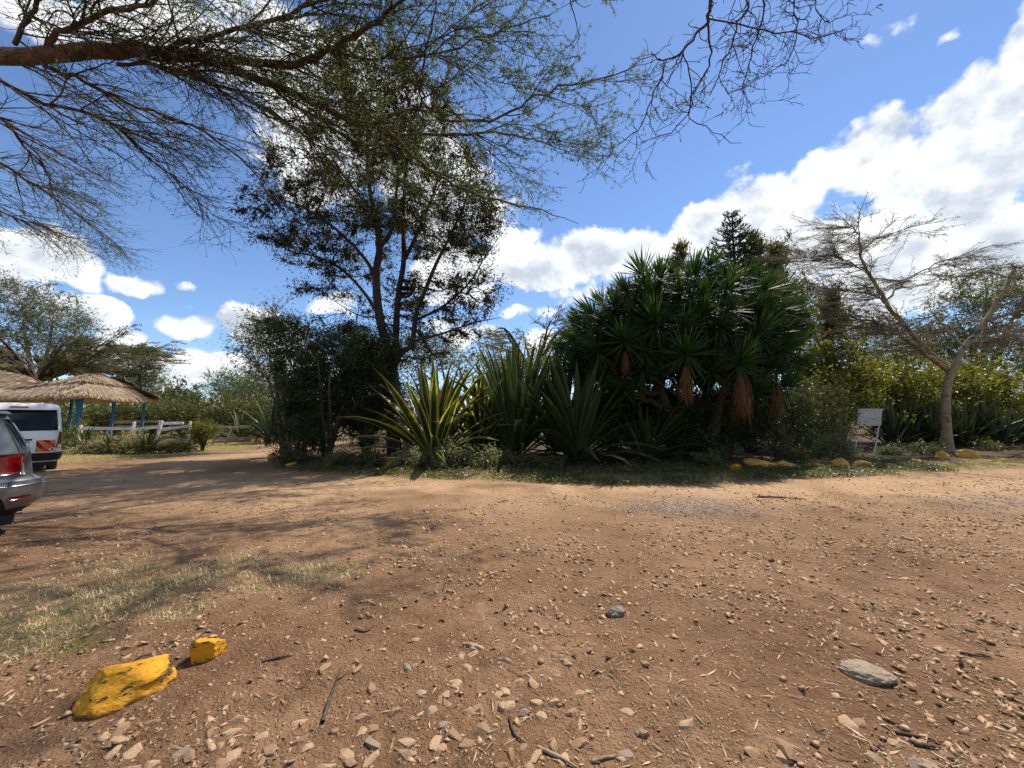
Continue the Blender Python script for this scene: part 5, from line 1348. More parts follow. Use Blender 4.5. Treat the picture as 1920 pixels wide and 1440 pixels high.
for k, (px, py, wpx, hpx, lab) in enumerate(ER):
    p = onz(px, py + hpx * .4); s = math.hypot(p[0], p[1]) / F
    sy_ = p[1] / F
    wd = wpx * .5 * sy_ * (1.0 / math.sqrt(1 + (p[0] / p[1]) ** 2)) * 1.25; hh = hpx * sy_ * 1.1
    p[2] = hh * .38 + .05
    rock('edge_stone', lab, p, (wd, wd * .7, max(hh * .75, .05)), 200 + k, M_YROCK if k in (0, 1, 3) else M_OROCK, -math.atan2(p[0], p[1]), 9, 'painted stones along the island edge', 4, .14)
for k, (px, py, wpx, lab) in enumerate([(470, 826, 16, 'first ochre stone in the far row by the rail fence'), (487, 826, 14, 'second ochre stone in the far row'), (505, 827, 16, 'third ochre stone in the far row'), (520, 827, 14, 'fourth ochre stone in the far row'), (538, 828, 20, 'long ochre stone ending the far row')]):
    p = onz(px, py + 3); s = p[1] / F; p[2] = .08
    rock('edge_stone', lab, p, (wpx * s * .45, wpx * s * .4, .16), 230 + k, M_OROCK, k, 8, 'painted stones of the far row', 3, .06)
M_BEDROCK = rock_mat('bed_rock', (.42, .39, .35), (.30, .27, .24), (.18, .16, .14), .6, 5)
M_TANROCK = rock_mat('tan_rock', (.30, .225, .155), (.24, .175, .12), (.16, .12, .085), .6, 9)
M_DARKROCK = rock_mat('dark_rock', (.16, .135, .115), (.24, .20, .165), (.08, .065, .055), .6, 9)
for k, (px, py, wpx, hp, lab) in enumerate([(136, 848, 12, 9, 'small pale round stone edging the flower bed by the van'), (150, 846, 16, 9, 'grey stone edging the flower bed second from the van'), (165, 845, 20, 8, 'long pale stone edging the flower bed'), (232, 842, 16, 7, 'grey stone under the flower bed plants')]):
    p = onz(px, py + 2); s = p[1] / F; p[2] = hp * s * .4
    rock('bed_stone', lab, p, (wpx * s * .38, wpx * s * .32, hp * s * .6), 250 + k, M_BEDROCK, k, 8, 'stones edging the flower bed', 3, .06)

c = onz(1628, 1268); c[2] = .015
rock('loose_stone', 'large flat grey stone lying in the stony ground near the lower corner', c, (.15, .10, .055), 263, M_TANROCK, -.5, 9, None, 5, .10)
c = onz(1153, 1150); c[2] = .01
rock('loose_stone', 'dark broken grey stone on the bare dirt in the middle foreground', c, (.085, .06, .05), 264, M_DARKROCK, .3, 9, None, 4, .12)
# ------------------------------------------------------------------ sign board
M_WSIGN = None
def weathered(name, paint, wood, grey, sc=(1, 1, .15), scale=14, thr=.5):
    m, t = new_mat(name)
    oc = t.node('ShaderNodeTexCoord').outputs['Object']
    v = t.node('ShaderNodeVectorMath', {0: oc, 1: sc}, operation='MULTIPLY').outputs[0]
    n = t.noise(v, scale, 6, .7, .3); g = t.noise(oc, 2.5, 4, .6)
    col = t.mix(t.ramp(g, .35, .7), rgb(*paint), rgb(*grey))
    col = t.mix(t.ramp(n, thr, thr + .12, 0, .85), col, rgb(*wood))
    bp = t.node('ShaderNodeBump', {'Strength': .4, 'Distance': .004, 'Height': n})
    finish(t, t.node('ShaderNodeBsdfPrincipled', {'Base Color': col, 'Roughness': .8, 'Specular IOR Level': .25, 'Normal': bp.outputs[0]}).outputs[0])
    return m
M_WSIGN = weathered('peeling_white_paint', (.50, .49, .46), (.27, .25, .22), (.40, .39, .37))
M_WPOST = weathered('white_painted_post', (.62, .61, .58), (.30, .27, .23), (.48, .46, .43), (1, 1, .2), 12, .6)
SB = gp(1630, 17.6)
sign = empty('sign_board', SB, 'blank weathered white board on two thin posts before the yellow-green bushes', 'sign')
pl_ = at(1604, 856, 17.4); pr_ = at(1640, 854, 17.9); tl = at(1611, 766, 17.6); trr = at(1653, 768, 18.1)
pl_[2] = -.05; pr_[2] = -.05
beam('post', pl_, tl, .05, .045, M_WPOST, sign, SB); beam('post', pr_, trr, .05, .045, M_WPOST, sign, SB)
bl_ = pl_ + (tl - pl_) * .62; br_ = pr_ + (trr - pr_) * .62
cen = (tl + trr + bl_ + br_) / 4
ux = (trr - tl); Lw = np.linalg.norm(ux); ang = math.atan2(ux[1], ux[0])
hgt_ = (tl[2] + trr[2] - bl_[2] - br_[2]) / 2
nrm_s = np.array([math.sin(ang), -math.cos(ang), 0])
fr = empty('board', (0, 0, 0), None, None); fr.parent = sign
nb_ = 6
tilt_s = -.07
lean = math.atan2(tl[0] - bl_[0], hgt_)
for k in range(nb_):
    o = bpy.data.objects.new('plank', box_me('plank', (Lw / nb_ - .0015, .02, hgt_ * .95), M_WSIGN, .003))
    o.location = tuple(cen - SB + nrm_s * .045 + np.array([math.cos(ang), math.sin(ang), 0]) * ((k + .5) / nb_ - .5) * (Lw - .03))
    o.rotation_euler = (0, lean, ang)
    link(o, fr)
for z_ in (.49, -.49):
    o = bpy.data.objects.new('batten', box_me('batten', (Lw + .03, .03, .04), M_WPOST, .004))
    o.location = tuple(cen - SB + nrm_s * .058 + np.array([math.sin(lean) * z_ * hgt_, 0, z_ * hgt_]))
    o.rotation_euler = (0, 0, ang)
    link(o, fr)

# ------------------------------------------------------------------ thatched shelter
def thatch_mat(name, ca, cb, cc):
    m, t = new_mat(name)
    v = t.node('ShaderNodeAttribute', attribute_name='var').outputs['Fac']
    wp = t.node('ShaderNodeNewGeometry').outputs['Position']
    n = t.noise(wp, 1.6, 5, .65)
    col = t.mix(v, rgb(*ca), rgb(*cb))
    col = t.mix(t.ramp(n, .42, .7, 0, .75), col, rgb(*cc))
    finish(t, t.node('ShaderNodeBsdfPrincipled', {'Base Color': col, 'Roughness': .9, 'Specular IOR Level': .15}).outputs[0])
    return m
M_THATCH = thatch_mat('thatch', (.26, .19, .125), (.52, .40, .28), (.21, .155, .11))
M_BLUE = weathered('blue_painted_pole', (.030, .16, .27), (.02, .07, .11), (.025, .12, .21), (1, 1, .2), 9, .6)
M_WOOD = bark_mat('rough_wood', (.07, .05, .035), (.15, .11, .08), 9, .5)
XR, YF, YBk = -21.05, 18.8, 22.0
XL, ZE, ZRG = -34.0, 2.76, 3.95
SH = np.array([(XR + XL) / 2, (YF + YBk) / 2, 0])
shelter = empty('thatched_shelter', SH, 'open shelter with shaggy straw roof on blue posts behind the white van', 'shelter')
RX0, RX1 = XL + 2.0, XR - 1.3
def roof_pt(u, v):
    """u around the eave (0..4 corners), v 0 eave .. 1 ridge"""
    cs = [np.array([XR + .45, YF - .45]), np.array([XR + .45, YBk + .45]), np.array([XL - .45, YBk + .45]), np.array([XL - .45, YF - .45])]
    rd = [np.array([RX1, (YF + YBk) / 2]), np.array([RX1, (YF + YBk) / 2]), np.array([RX0, (YF + YBk) / 2]), np.array([RX0, (YF + YBk) / 2])]
    i = int(u) % 4; f = u - int(u)
    e = cs[i] * (1 - f) + cs[(i + 1) % 4] * f; r = rd[i] * (1 - f) + rd[(i + 1) % 4] * f
    p = e * (1 - v) + r * v
    z = ZE + (ZRG - ZE) * (v ** .82)
    rag = float(vnoise(p[0] * .7, p[1] * .7, 12)) - .5; rag2 = float(vnoise(p[0] * 2.4, p[1] * 2.4, 19)) - .5
    dip = -.75 * math.exp(-((p[0] + 24.6) / 1.3) ** 2) * v + .1 * math.exp(-((p[0] + 28.5) / 2.0) ** 2) * v
    step = .16 * (1 if v < .36 else 0)
    return np.array([p[0], p[1], z + rag * .18 + rag2 * .08 + dip - step * (1 - v)])
NU, NV = 120, 14
V = []; Q = []
for a in range(NU):
    for b in range(NV + 1):
        V.append(roof_pt(4 * a / NU, b / NV))
for a in range(NU):
    for b in range(NV):
        a2 = (a + 1) % NU
        Q.append((a * (NV + 1) + b, a2 * (NV + 1) + b, a2 * (NV + 1) + b + 1, a * (NV + 1) + b + 1))
V = np.array(V); base_n = len(V)
under = V.copy(); under[:, 2] -= .26            # underside gives the thatch its thickness
Vall = np.concatenate([V, under])
Q = np.array(Q); Q2 = Q[:, ::-1] + base_n
rim = np.array([((a + 1) % NU * (NV + 1), a * (NV + 1), a * (NV + 1) + base_n, (a + 1) % NU * (NV + 1) + base_n) for a in range(NU)])
roof = mobj('roof', np_mesh('roof', Vall - SH, np.concatenate([Q, Q2, rim]), None, {'var': RNG.random(len(Vall))}, smooth=True, mats=[M_THATCH]), shelter)
rng = np.random.default_rng(301)
N = 16000
pk_ = rng.random(N); U = np.where(pk_ < .5, rng.uniform(0, 1, N), np.where(pk_ < .88, rng.uniform(3, 4, N), rng.uniform(1, 1.5, N))); Vv = rng.random(N) ** 1.35
P0 = np.array([roof_pt(u, v) for u, v in zip(U, Vv)]); P1 = np.array([roof_pt(u, min(v + .05, 1)) for u, v in zip(U, Vv)])
dn = nrm(P0 - P1); sd = nrm(np.cross(dn, np.array([[0, 0, 1.0]])))
ln = rng.uniform(.18, .5, N)[:, None]; w_ = rng.uniform(.008, .022, N)[:, None]
dn2 = nrm(dn + sd * rng.normal(size=(N, 1)) * .12 + np.array([[0, 0, 1]]) * rng.normal(size=(N, 1)) * .06)
up_ = nrm(np.cross(sd, dn)); up_ = up_ * np.sign(up_[:, 2:3])
S0 = P0 + up_ * .01 - dn * .1; S1 = S0 + dn2 * ln + up_ * rng.uniform(.0, .05, (N, 1)) - np.array([[0, 0, 1]]) * (.02 * (Vv[:, None] < .06))
Vq = np.stack([S0 - sd * w_, S0 + sd * w_, S1 + sd * w_ * .5, S1 - sd * w_ * .5], 1).reshape(-1, 3)
st_ = mobj('straw', np_mesh('straw', Vq - SH, np.arange(N * 4).reshape(N, 4), None, {'var': np.repeat(rng.random(N), 4)}, mats=[M_THATCH]), roof)
st_['kind'] = 'stuff'
for (x, y) in [(XR, YF), (XR - .28, YF + .1), (XR, (YF + YBk) / 2 - .1), (XR, YBk), (-25.2, YF), (-25.2, YBk), (-28.5, YF), (-28.5, YBk), (XL, YF), (XL, YBk)]:
    P = np.array([[[x + rng.normal() * .02, y + rng.normal() * .02, z] for z in np.linspace(-.1, ZE + .05, 6)]])
    wood_obj('post', [(P, np.full((1, 6), .068))], M_BLUE, shelter, SH, 8)
for a, b in [((XR, YF - .3, ZE - .05), (XR, YBk + .3, ZE - .05)), ((XL, YF, ZE - .05), (XR + .3, YF, ZE - .02)), ((XL, YBk, ZE - .05), (XR + .3, YBk, ZE - .02))]:
    beam('eave_beam', a, b, .11, .11, M_WOOD, shelter, SH, 0, .006, 6)

# ------------------------------------------------------------------ fences
M_WRAIL = weathered('old_white_rail', (.66, .65, .61), (.34, .30, .25), (.52, .50, .46), (.2, 1, 1), 12, .62)
M_GRAIL = weathered('bare_grey_rail', (.34, .28, .22), (.20, .155, .115), (.27, .22, .17), (.2, 1, 1), 12, .5)
F0 = gp(255, 17.4)
fence = empty('white_rail_fence', F0, 'broken white timber rail fence leaning among flower bed plants', 'fence')
def fz(px, py, Y): return at(px, py, Y)
for (a, b) in [(fz(150, 803, 17.0), fz(252, 804, 17.4)), (fz(250, 806, 17.5), fz(302, 800, 17.6)), (fz(296, 807, 17.6), fz(357, 798, 17.9)), (fz(298, 794, 17.8), fz(345, 793, 18.2)), (fz(292, 827, 17.4), fz(356, 824, 17.8))]:
    beam('rail', a, b, .035, .13, M_WRAIL, fence, F0, rng.normal() * .15, .004, 5)
for px, top, bx, Y in [(252, 791, 245, 17.45), (304, 789, 292, 17.7), (357, 790, 359, 17.95), (152, 797, 152, 17.0)]:
    a = gp(bx, Y, -.05); b = at(px, top, Y)
    beam('post', a, b, .10, .09, M_WRAIL, fence, F0, 0, .004, 3)
F1 = gp(440, 22.5)
fence2 = empty('grey_rail_fence', F1, 'low sagging bare grey rail fence before the lone agave tuft', 'fence')
for a, b in [(fz(402, 801, 22.0), fz(446, 801, 22.3)), (fz(440, 803, 22.4), fz(492, 796, 22.8)), (fz(402, 823, 22.0), fz(480, 822, 22.6)), (fz(402, 828, 21.9), fz(470, 826, 22.5))]:
    beam('rail', a, b, .04, .15, M_GRAIL, fence2, F1, rng.normal() * .2, .005, 5)
for px, top, bx, Y in [(433, 802, 426, 22.3), (488, 796, 481, 22.8), (404, 799, 403, 22.0)]:
    beam('post', gp(bx, Y, -.05), at(px, top, Y), .10, .10, M_GRAIL, fence2, F1, 0, .005, 3)
F2 = gp(250, 24.0)
fence3 = empty('back_rail_fence', F2, 'dull grey rail fence behind the blue shelter posts', 'fence')
for a, b in [(fz(208, 792, 23.5), fz(300, 790, 24.5)), (fz(208, 801, 23.5), fz(300, 799, 24.5))]:
    beam('rail', a, b, .04, .16, M_GRAIL, fence3, F2, 0, .005, 5)
for px in (210, 254, 298):
    beam('post', gp(px, 24.0, -.05), at(px, 788, 24.0), .1, .1, M_GRAIL, fence3, F2)

# plants of the flower bed
GF = 'flower bed plants along the fence'
ML_DRY = leaf_mat('dry_bed_leaf', (.22, .185, .10), (.42, .36, .22), .3, .2, cc=(.14, .17, .06))
BED = [(150, 17.6, .8, 1.35, ML_YEL, 'yellow-green bush close behind the van'), (205, 16.7, .6, .45, ML_DRY, 'green leafy plant at the middle blue post'), (170, 16.4, .6, .4, ML_DRY, 'straggly plant in the bed near the van'), (235, 16.6, .7, .5, ML_DRY, 'straw-coloured plant before the first fence post'), (268, 16.9, .6, .95, ML_DRY, 'tall dry tangled plant against the white rail'), (285, 17.0, .6, .5, ML_OLIVE, 'green tufted plant under the broken rail'), (320, 17.3, .6, .38, ML_DRY, 'pale plant below the leaning rail'), (345, 17.4, .6, .5, ML_OLIVE, 'low green plant by the white end post'),
       (384, 18.3, .62, 1.35, ML_YEL, 'clipped yellow-green bush at the end of the white fence')]
for k, (px, Y, r, h, ml, lab) in enumerate(BED):
    bl2 = None
    if k == 8:
        b0 = gp(px, Y); bl2 = [(b0 + np.array([0, 0, .98]), np.array([.62, .62, .38]), 1.2), (b0 + np.array([0, 0, .5]), np.array([.42, .42, .4]), .5)]
    shrub('bed_plant', lab, 'plant', gp(px, Y), r, r * .8, h, 310 + k, (M_SBARK, ml), 2600 if k != 8 else 5200, (.06, .13), (.022, .045), GF, 6, bl2, spread_=.12, ncl=110)
rosette_plant('bed_lily', 'bright green strap-leaved clump in the bed by the van', 'plant', gp(165, 16.6), 34, .95, .09, 330, M_SWORD, (15, 85), .3, .9, GF)
rosette_plant('bed_lily', 'strap-leaved clump right of the middle blue post', 'plant', gp(213, 16.5), 30, .8, .08, 331, M_SWORD, (15, 85), .3, .9, GF)
rosette_plant('bed_lily', 'strap-leaved clump below the tall dry plant', 'plant', gp(281, 16.6), 30, .8, .07, 332, M_SWORD, (15, 85), .3, .9, GF)
# fallen agave debris at the island foot
M_DEBRIS = bark_mat('dead_leaf_debris', (.12, .095, .07), (.27, .225, .17), 12, .4, (1, 1, 1))
for k, (px, py, L, lab) in enumerate([(1150, 868, 1.3, 'fallen dry agave leaf lying before the middle agave'), (1100, 874, .9, 'short fallen dry leaf left of the pile of dead leaves'), (1180, 872, 1.5, 'long grey fallen leaf under the low agave'), (1055, 878, .5, 'pale leaf scrap on the shaded ground cover'), (1240, 862, .9, 'drooped dead agave leaf under the yucca edge')]):
    p = onz(px, py); p[2] = .1
    o = mobj('fallen_leaf', sword_leaf('fallen_leaf', L, .13, .3, .3, M_DRYSWORD, twist=.6), None, p)
    o.rotation_euler = (.6 * (k % 3 - 1), -.05, k * 2.1 + .4)
    tag(o, lab, 'dead leaf', 'fallen leaves at the island foot')

# ================================================================== VEHICLES
def paint(name, col, metal=.0, rough=.35, dust=.3):
    m, t = new_mat(name)
    oc = t.node('ShaderNodeTexCoord').outputs['Object']
    sp_ = t.node('ShaderNodeSeparateXYZ', {0: oc}).outputs[2]
    n = t.noise(oc, 4, 5, .6)
    d = t.math('MULTIPLY', t.ramp(t.math('ADD', sp_, t.math('MULTIPLY', n, -.5)), .75, .05, 0, 1), dust)
    col_ = t.mix(d, rgb(*col), rgb(.30, .22, .15))
    p = t.node('ShaderNodeBsdfPrincipled', {'Base Color': col_, 'Roughness': t.math('ADD', rough, t.math('MULTIPLY', n, .12)), 'Metallic': metal, 'Coat Weight': .6, 'Coat Roughness': .12, 'Specular IOR Level': .5})
    finish(t, p.outputs[0])
    return m
M_SILVER = paint('silver_paint', (.14, .148, .16), .5, .30)
M_VANW = paint('white_van_paint', (.86, .85, .81), 0, .35, .2)
M_GLASSD = plain_mat('dark_glass', (.005, .006, .007), .06, .28)
M_BLACKP = plain_mat('black_plastic', (.022, .022, .023), .55, .35, var=.4, scale=20)
M_TYRE = plain_mat('tyre', (.022, .021, .020), .85, .2, var=.4, scale=30, bump=.3, col2=(.05, .042, .034))
M_RIM = plain_mat('wheel_rim', (.35, .35, .36), .35, .5, .7)
M_RED = plain_mat('red_lens', (.22, .005, .008), .10, .6, 0, .8, var=.6, scale=9)
M_CLEAR = plain_mat('clear_lens', (.55, .55, .56), .12, .6, .3, .6)
M_REFR = plain_mat('red_reflector', (.50, .016, .008), .3, .5)
M_REFO = plain_mat('orange_reflector', (.75, .25, .006), .3, .5)
M_CHROME = plain_mat('chrome', (.55, .55, .56), .15, .5, 1.0)
M_PLATE = plain_mat('number_plate', (.55, .55, .52), .4, .4)

def outline(z, prof, n=72, ex=6.0):
    """horizontal contour of a car body at height z: rear end x_r, front end x_f, half width"""
    zs = [p[0] for p in prof]
    xr = np.interp(z, zs, [p[1] for p in prof]); xf = np.interp(z, zs, [p[2] for p in prof]); hw = np.interp(z, zs, [p[3] for p in prof])
    return xr, xf, hw
def surf(theta, z, prof, ex, off=0.0):
    xr, xf, hw = outline(z, prof)
    c, s = np.cos(theta), np.sin(theta)
    a = (xf - xr) / 2 + off; b = hw + off
    return np.stack([(xr + xf) / 2 + a * np.sign(c) * np.abs(c) ** (2 / ex), b * np.sign(s) * np.abs(s) ** (2 / ex), np.broadcast_to(z, np.shape(c))], -1)
def thetas(n):
    # denser near the corners, where the superellipse turns
    t = np.linspace(0, 2 * np.pi, n, endpoint=False)
    return t
def car_body(name, prof, zlev, ex, mat, parent, n=96):
    th = thetas(n)
    V = np.concatenate([surf(th, z, prof, ex) for z in zlev])
    m = len(zlev); idx = np.arange(n * m).reshape(m, n)
    Q = np.stack([idx[:-1], np.roll(idx, -1, 1)[:-1], np.roll(idx, -1, 1)[1:], idx[1:]], -1).reshape(-1, 4)
    top = np.array([V[-n:].mean(0)]); bot = np.array([V[:n].mean(0)])
    Vall = np.concatenate([V, top, bot])
    T = [(idx[-1, i], idx[-1, (i + 1) % n], n * m) for i in range(n)] + [(idx[0, (i + 1) % n], idx[0, i], n * m + 1) for i in range(n)]
    o = mobj(name, np_mesh(name, Vall, Q, np.array(T), smooth=True, mats=[mat]), parent)
    o.data.set_sharp_from_angle(angle=math.radians(40))
    return o
def th_at(prof, ex, z, x=None, y=None, side=1, rear=True):
    """angle whose surface point has the given x (on the flank) or y (on the tail) at height z"""
    xr, xf, hw = outline(z, prof)
    if x is not None:
        c = (x - (xr + xf) / 2) / ((xf - xr) / 2); c = np.clip(c, -.9999, .9999)
        return np.arccos(np.sign(c) * abs(c) ** (ex / 2)) * side
    s = np.clip(y / hw, -.9999, .9999)
    a = np.arcsin(np.sign(s) * abs(s) ** (ex / 2))
    return np.pi - a
def patch(name, prof, ex, mat, parent, corners, off=.008, nu=14, nv=6, thick=.02):
    """panel that follows the body; corners: (z0, th00, th01, z1, th10, th11) = lower and upper edge angles"""
    z0, a0, a1, z1, b0, b1 = corners
    V = []
    for o_ in (off, off - thick):
        for j in range(nv + 1):
            f = j / nv; z = z0 + (z1 - z0) * f
            th = np.linspace(a0 + (b0 - a0) * f, a1 + (b1 - a1) * f, nu + 1)
            V.append(surf(th, np.full(nu + 1, z), prof, ex, o_) if False else np.array([surf(np.array([t_]), z, prof, ex, o_)[0] for t_ in th]))
    V = np.concatenate(V); n1 = (nu + 1) * (nv + 1)
    idx = np.arange(n1).reshape(nv + 1, nu + 1)
    Q = np.stack([idx[:-1, :-1], idx[:-1, 1:], idx[1:, 1:], idx[1:, :-1]], -1).reshape(-1, 4)
    B = np.concatenate([idx[0], idx[1:, -1], idx[-1, -2::-1], idx[-2:0:-1, 0]])
    R = np.array([(B[i], B[(i + 1) % len(B)], B[(i + 1) % len(B)] + n1, B[i] + n1) for i in range(len(B))])
    return mobj(name, np_mesh(name, V, np.concatenate([Q, R, Q[:, ::-1] + n1]), None, smooth=False, mats=[mat]), parent)
def wheel(parent, x, y, r, w_, side):
    def ring(prof_, n=32):
        V = []; Q = []
        m = len(prof_)
        for k in range(n):
            a = 6.2832 * k / n
            for rr, yy in prof_: V.append((x + rr * math.cos(a), y + yy * side, r + rr * math.sin(a)))
        for k in range(n):
            k2 = (k + 1) % n
            for j in range(m - 1): Q.append((k * m + j, k2 * m + j, k2 * m + j + 1, k * m + j + 1))
        return np_mesh('ring', V, Q, smooth=True)
    tm = ring([(r * .62, -w_ / 2), (r * .9, -w_ / 2), (r, -w_ * .36), (r, w_ * .36), (r * .9, w_ / 2), (r * .62, w_ / 2)]); tm.materials.append(M_TYRE)
    wo = mobj('wheel', tm, parent)
    rm = ring([(r * .64, -w_ / 2), (r * .64, w_ * .42), (r * .5, w_ * .30), (r * .46, w_ * .30), (r * .2, w_ * .38), (.01, w_ * .40)]); rm.materials.append(M_RIM)
    mobj('rim', rm, wo)

def cut_wells(o, wells, r):
    for x, z in wells:
        for s_ in (1, -1):
            bm = bmesh.new()
            bmesh.ops.create_cone(bm, cap_ends=True, segments=40, radius1=r, radius2=r, depth=.5, matrix=Matrix.Translation((x, s_ * .80, z)) @ Matrix.Rotation(math.pi / 2, 4, 'X'))
            me = bpy.data.meshes.new('cutter'); bm.to_mesh(me); bm.free()
            co = bpy.data.objects.new('cutter', me); COL.objects.link(co); co.parent = o.parent
            md = o.modifiers.new('well', 'BOOLEAN'); md.operation = 'DIFFERENCE'; md.object = co; md.solver = 'EXACT'
            bpy.context.view_layer.update()
            nm = bpy.data.meshes.new_from_object(o.evaluated_get(bpy.context.evaluated_depsgraph_get()))
            o.modifiers.remove(md); o.data = nm
            bpy.data.objects.remove(co)
    return o
# ------------------------------------------------------------------ silver car whose tail shows at the picture edge
tail = np.array([.485, .875, 0]); leftn = np.array([.875, -.485, 0])
Cc = np.array([-6.30, 5.42, 0])
org = Cc - leftn * .88
car = empty('silver_car', org, 'silver estate car of which only the tail shows at the left picture edge', 'car', None, math.atan2(-tail[1], -tail[0]))
EXC = 5.0
CP = [(.24, .30, 4.25, .74), (.34, .16, 4.35, .82), (.46, .03, 4.42, .875), (.60, .00, 4.45, .89), (.72, .03, 4.42, .89), (.765, .10, 4.30, .885), (.80, .13, 4.1, .885), (1.0, .16, 3.7, .875), (1.10, .17, 3.45, .865), (1.16, .19, 3.30, .84), (1.35, .27, 2.95, .775), (1.50, .34, 2.70, .725), (1.62, .41, 2.5, .68), (1.68, .50, 2.45, .64), (1.72, .66, 2.35, .57), (1.745, .95, 2.15, .42)]
ZL = [.24, .29, .34, .40, .46, .53, .60, .66, .72, .75, .765, .785, .80, .9, 1.0, 1.05, 1.10, 1.13, 1.16, 1.22, 1.28, 1.35, 1.42, 1.50, 1.56, 1.62, 1.65, 1.68, 1.70, 1.72, 1.735, 1.745]
cut_wells(car_body('body', CP, ZL, EXC, M_SILVER, car, 160), [(.80, .335), (3.45, .335)], .40)
for side in (1, -1):
    t1 = lambda z, x: th_at(CP, EXC, z, x=x, side=side)
    rq = lambda a, b: (a, b) if side > 0 else (a, b)
    patch('quarter_window', CP, EXC, M_GLASSD if False else M_GLASSD, car, (1.15, t1(1.15, 1.70), t1(1.15, .62), 1.58, t1(1.58, 1.70), t1(1.58, 1.0)), .006, 12, 6)
    patch('door_window', CP, EXC, M_GLASSD, car, (1.15, t1(1.15, 3.0), t1(1.15, 1.78), 1.58, t1(1.58, 2.35), t1(1.58, 1.78)), .006, 12, 6)
    ty = lambda z, y: th_at(CP, EXC, z, y=y) if side > 0 else 2 * np.pi - th_at(CP, EXC, z, y=y)
    tl_ = patch('tail_light', CP, EXC, M_RED, car, (.83, t1(.83, .62), t1(.83, .30), 1.10, t1(1.10, .95), t1(1.10, .30)), .012, 14, 6)
    patch('clear_lens', CP, EXC, M_CLEAR, tl_, (.82, t1(.82, .30), ty(.82, .70), .97, t1(.97, .30), ty(.97, .70)), .012, 10, 5)
    patch('red_lens', CP, EXC, M_RED, tl_, (.97, t1(.97, .30), ty(.97, .70), 1.10, t1(1.10, .30), ty(1.10, .68)), .012, 10, 5)
    patch('bumper_reflector', CP, EXC, M_RED, car, (.50, t1(.50, .20), ty(.50, .80), .545, t1(.545, .20), ty(.545, .80)), .008, 8, 2)
    patch('bumper_lip', CP, EXC, M_SILVER, car, (.68, t1(.68, .42), ty(.68, .05), .735, t1(.735, .42), ty(.735, .05)), .010, 20, 3, .03)
    patch('sill_trim', CP, EXC, M_BLACKP, car, (.25, t1(.25, .40), ty(.25, .05), .37, t1(.37, .40), ty(.37, .05)), .010, 30, 3, .03)
    # dark seam between bumper and wing, and the tailgate gap
    patch('panel_gap', CP, EXC, M_BLACKP, car, (.79, t1(.79, .95), t1(.79, .26), .795, t1(.795, .95), t1(.795, .26)), .003, 12, 1, .01)
    patch('panel_gap', CP, EXC, M_BLACKP, car, (.80, ty(.80, .735), ty(.80, .728), 1.5, ty(1.5, .66 * .92), ty(1.5, .655 * .92)), .003, 1, 10, .01)
    wheel(car, .80, side * .76, .335, .22, side); wheel(car, 3.45, side * .76, .335, .22, side)
patch('rear_window', CP, EXC, M_GLASSD, car, (1.16, th_at(CP, EXC, 1.16, y=.66), th_at(CP, EXC, 1.16, y=-.66), 1.56, th_at(CP, EXC, 1.56, y=.58), th_at(CP, EXC, 1.56, y=-.58)), .006, 16, 6)
patch('windscreen', CP, EXC, M_GLASSD, car, (1.16, .35 * -1, .35, 1.52, -.35, .35), .006, 16, 6)
patch('number_plate', CP, EXC, M_PLATE, car, (.86, th_at(CP, EXC, .86, y=.26), th_at(CP, EXC, .86, y=-.26), .97, th_at(CP, EXC, .97, y=.26), th_at(CP, EXC, .97, y=-.26)), .010, 6, 2)
patch('spoiler', CP, EXC, M_SILVER, car, (1.63, th_at(CP, EXC, 1.63, y=.60), th_at(CP, EXC, 1.63, y=-.60), 1.675, th_at(CP, EXC, 1.675, y=.56), th_at(CP, EXC, 1.675, y=-.56)), .07, 16, 2, .12)
for k, g in enumerate([(.02, .60)]):
    P = np.array([[[.60, .50, .30], [.36, .50, .295], [.22, .50, .29]]]); wood_obj('exhaust_pipe', [(P, np.array([[.03, .032, .034]]))], M_CHROME, car, np.zeros(3), 12)
P = np.array([[[.62, .0, 1.62], [.55, .0, 1.66], [.42, .0, 1.68]]])

# ------------------------------------------------------------------ white van with reflective chevron plates
VR = np.array([-13.05, 11.25, 0])
vh = nrm(np.array([-.78, .625, 0])); vright = np.array([vh[1], -vh[0], 0])
vorg = VR - vright * .83
van = empty('white_van', vorg, 'white minibus van seen from behind with red and orange striped plates', 'van', None, math.atan2(vh[1], vh[0]))
EXV = 11.0
VP = [(.30, .10, 4.5, .78), (.42, .03, 4.6, .83), (.62, .0, 4.65, .845), (1.0, .02, 4.6, .85), (1.15, .035, 4.5, .845), (1.5, .09, 4.1, .815), (1.75, .14, 3.75, .785), (1.85, .17, 3.6, .765), (1.91, .21, 3.5, .73), (1.95, .28, 3.4, .66), (1.975, .42, 3.2, .50)]
ZV = [.30, .36, .42, .5, .62, .8, 1.0, 1.08, 1.15, 1.3, 1.5, 1.65, 1.75, 1.80, 1.85, 1.88, 1.91, 1.93, 1.95, 1.965, 1.975]
cut_wells(car_body('body', VP, ZV, EXV, M_VANW, van, 160), [(1.02, .33), (3.6, .33)], .39)
rear = lambda z, y: th_at(VP, EXV, z, y=y)
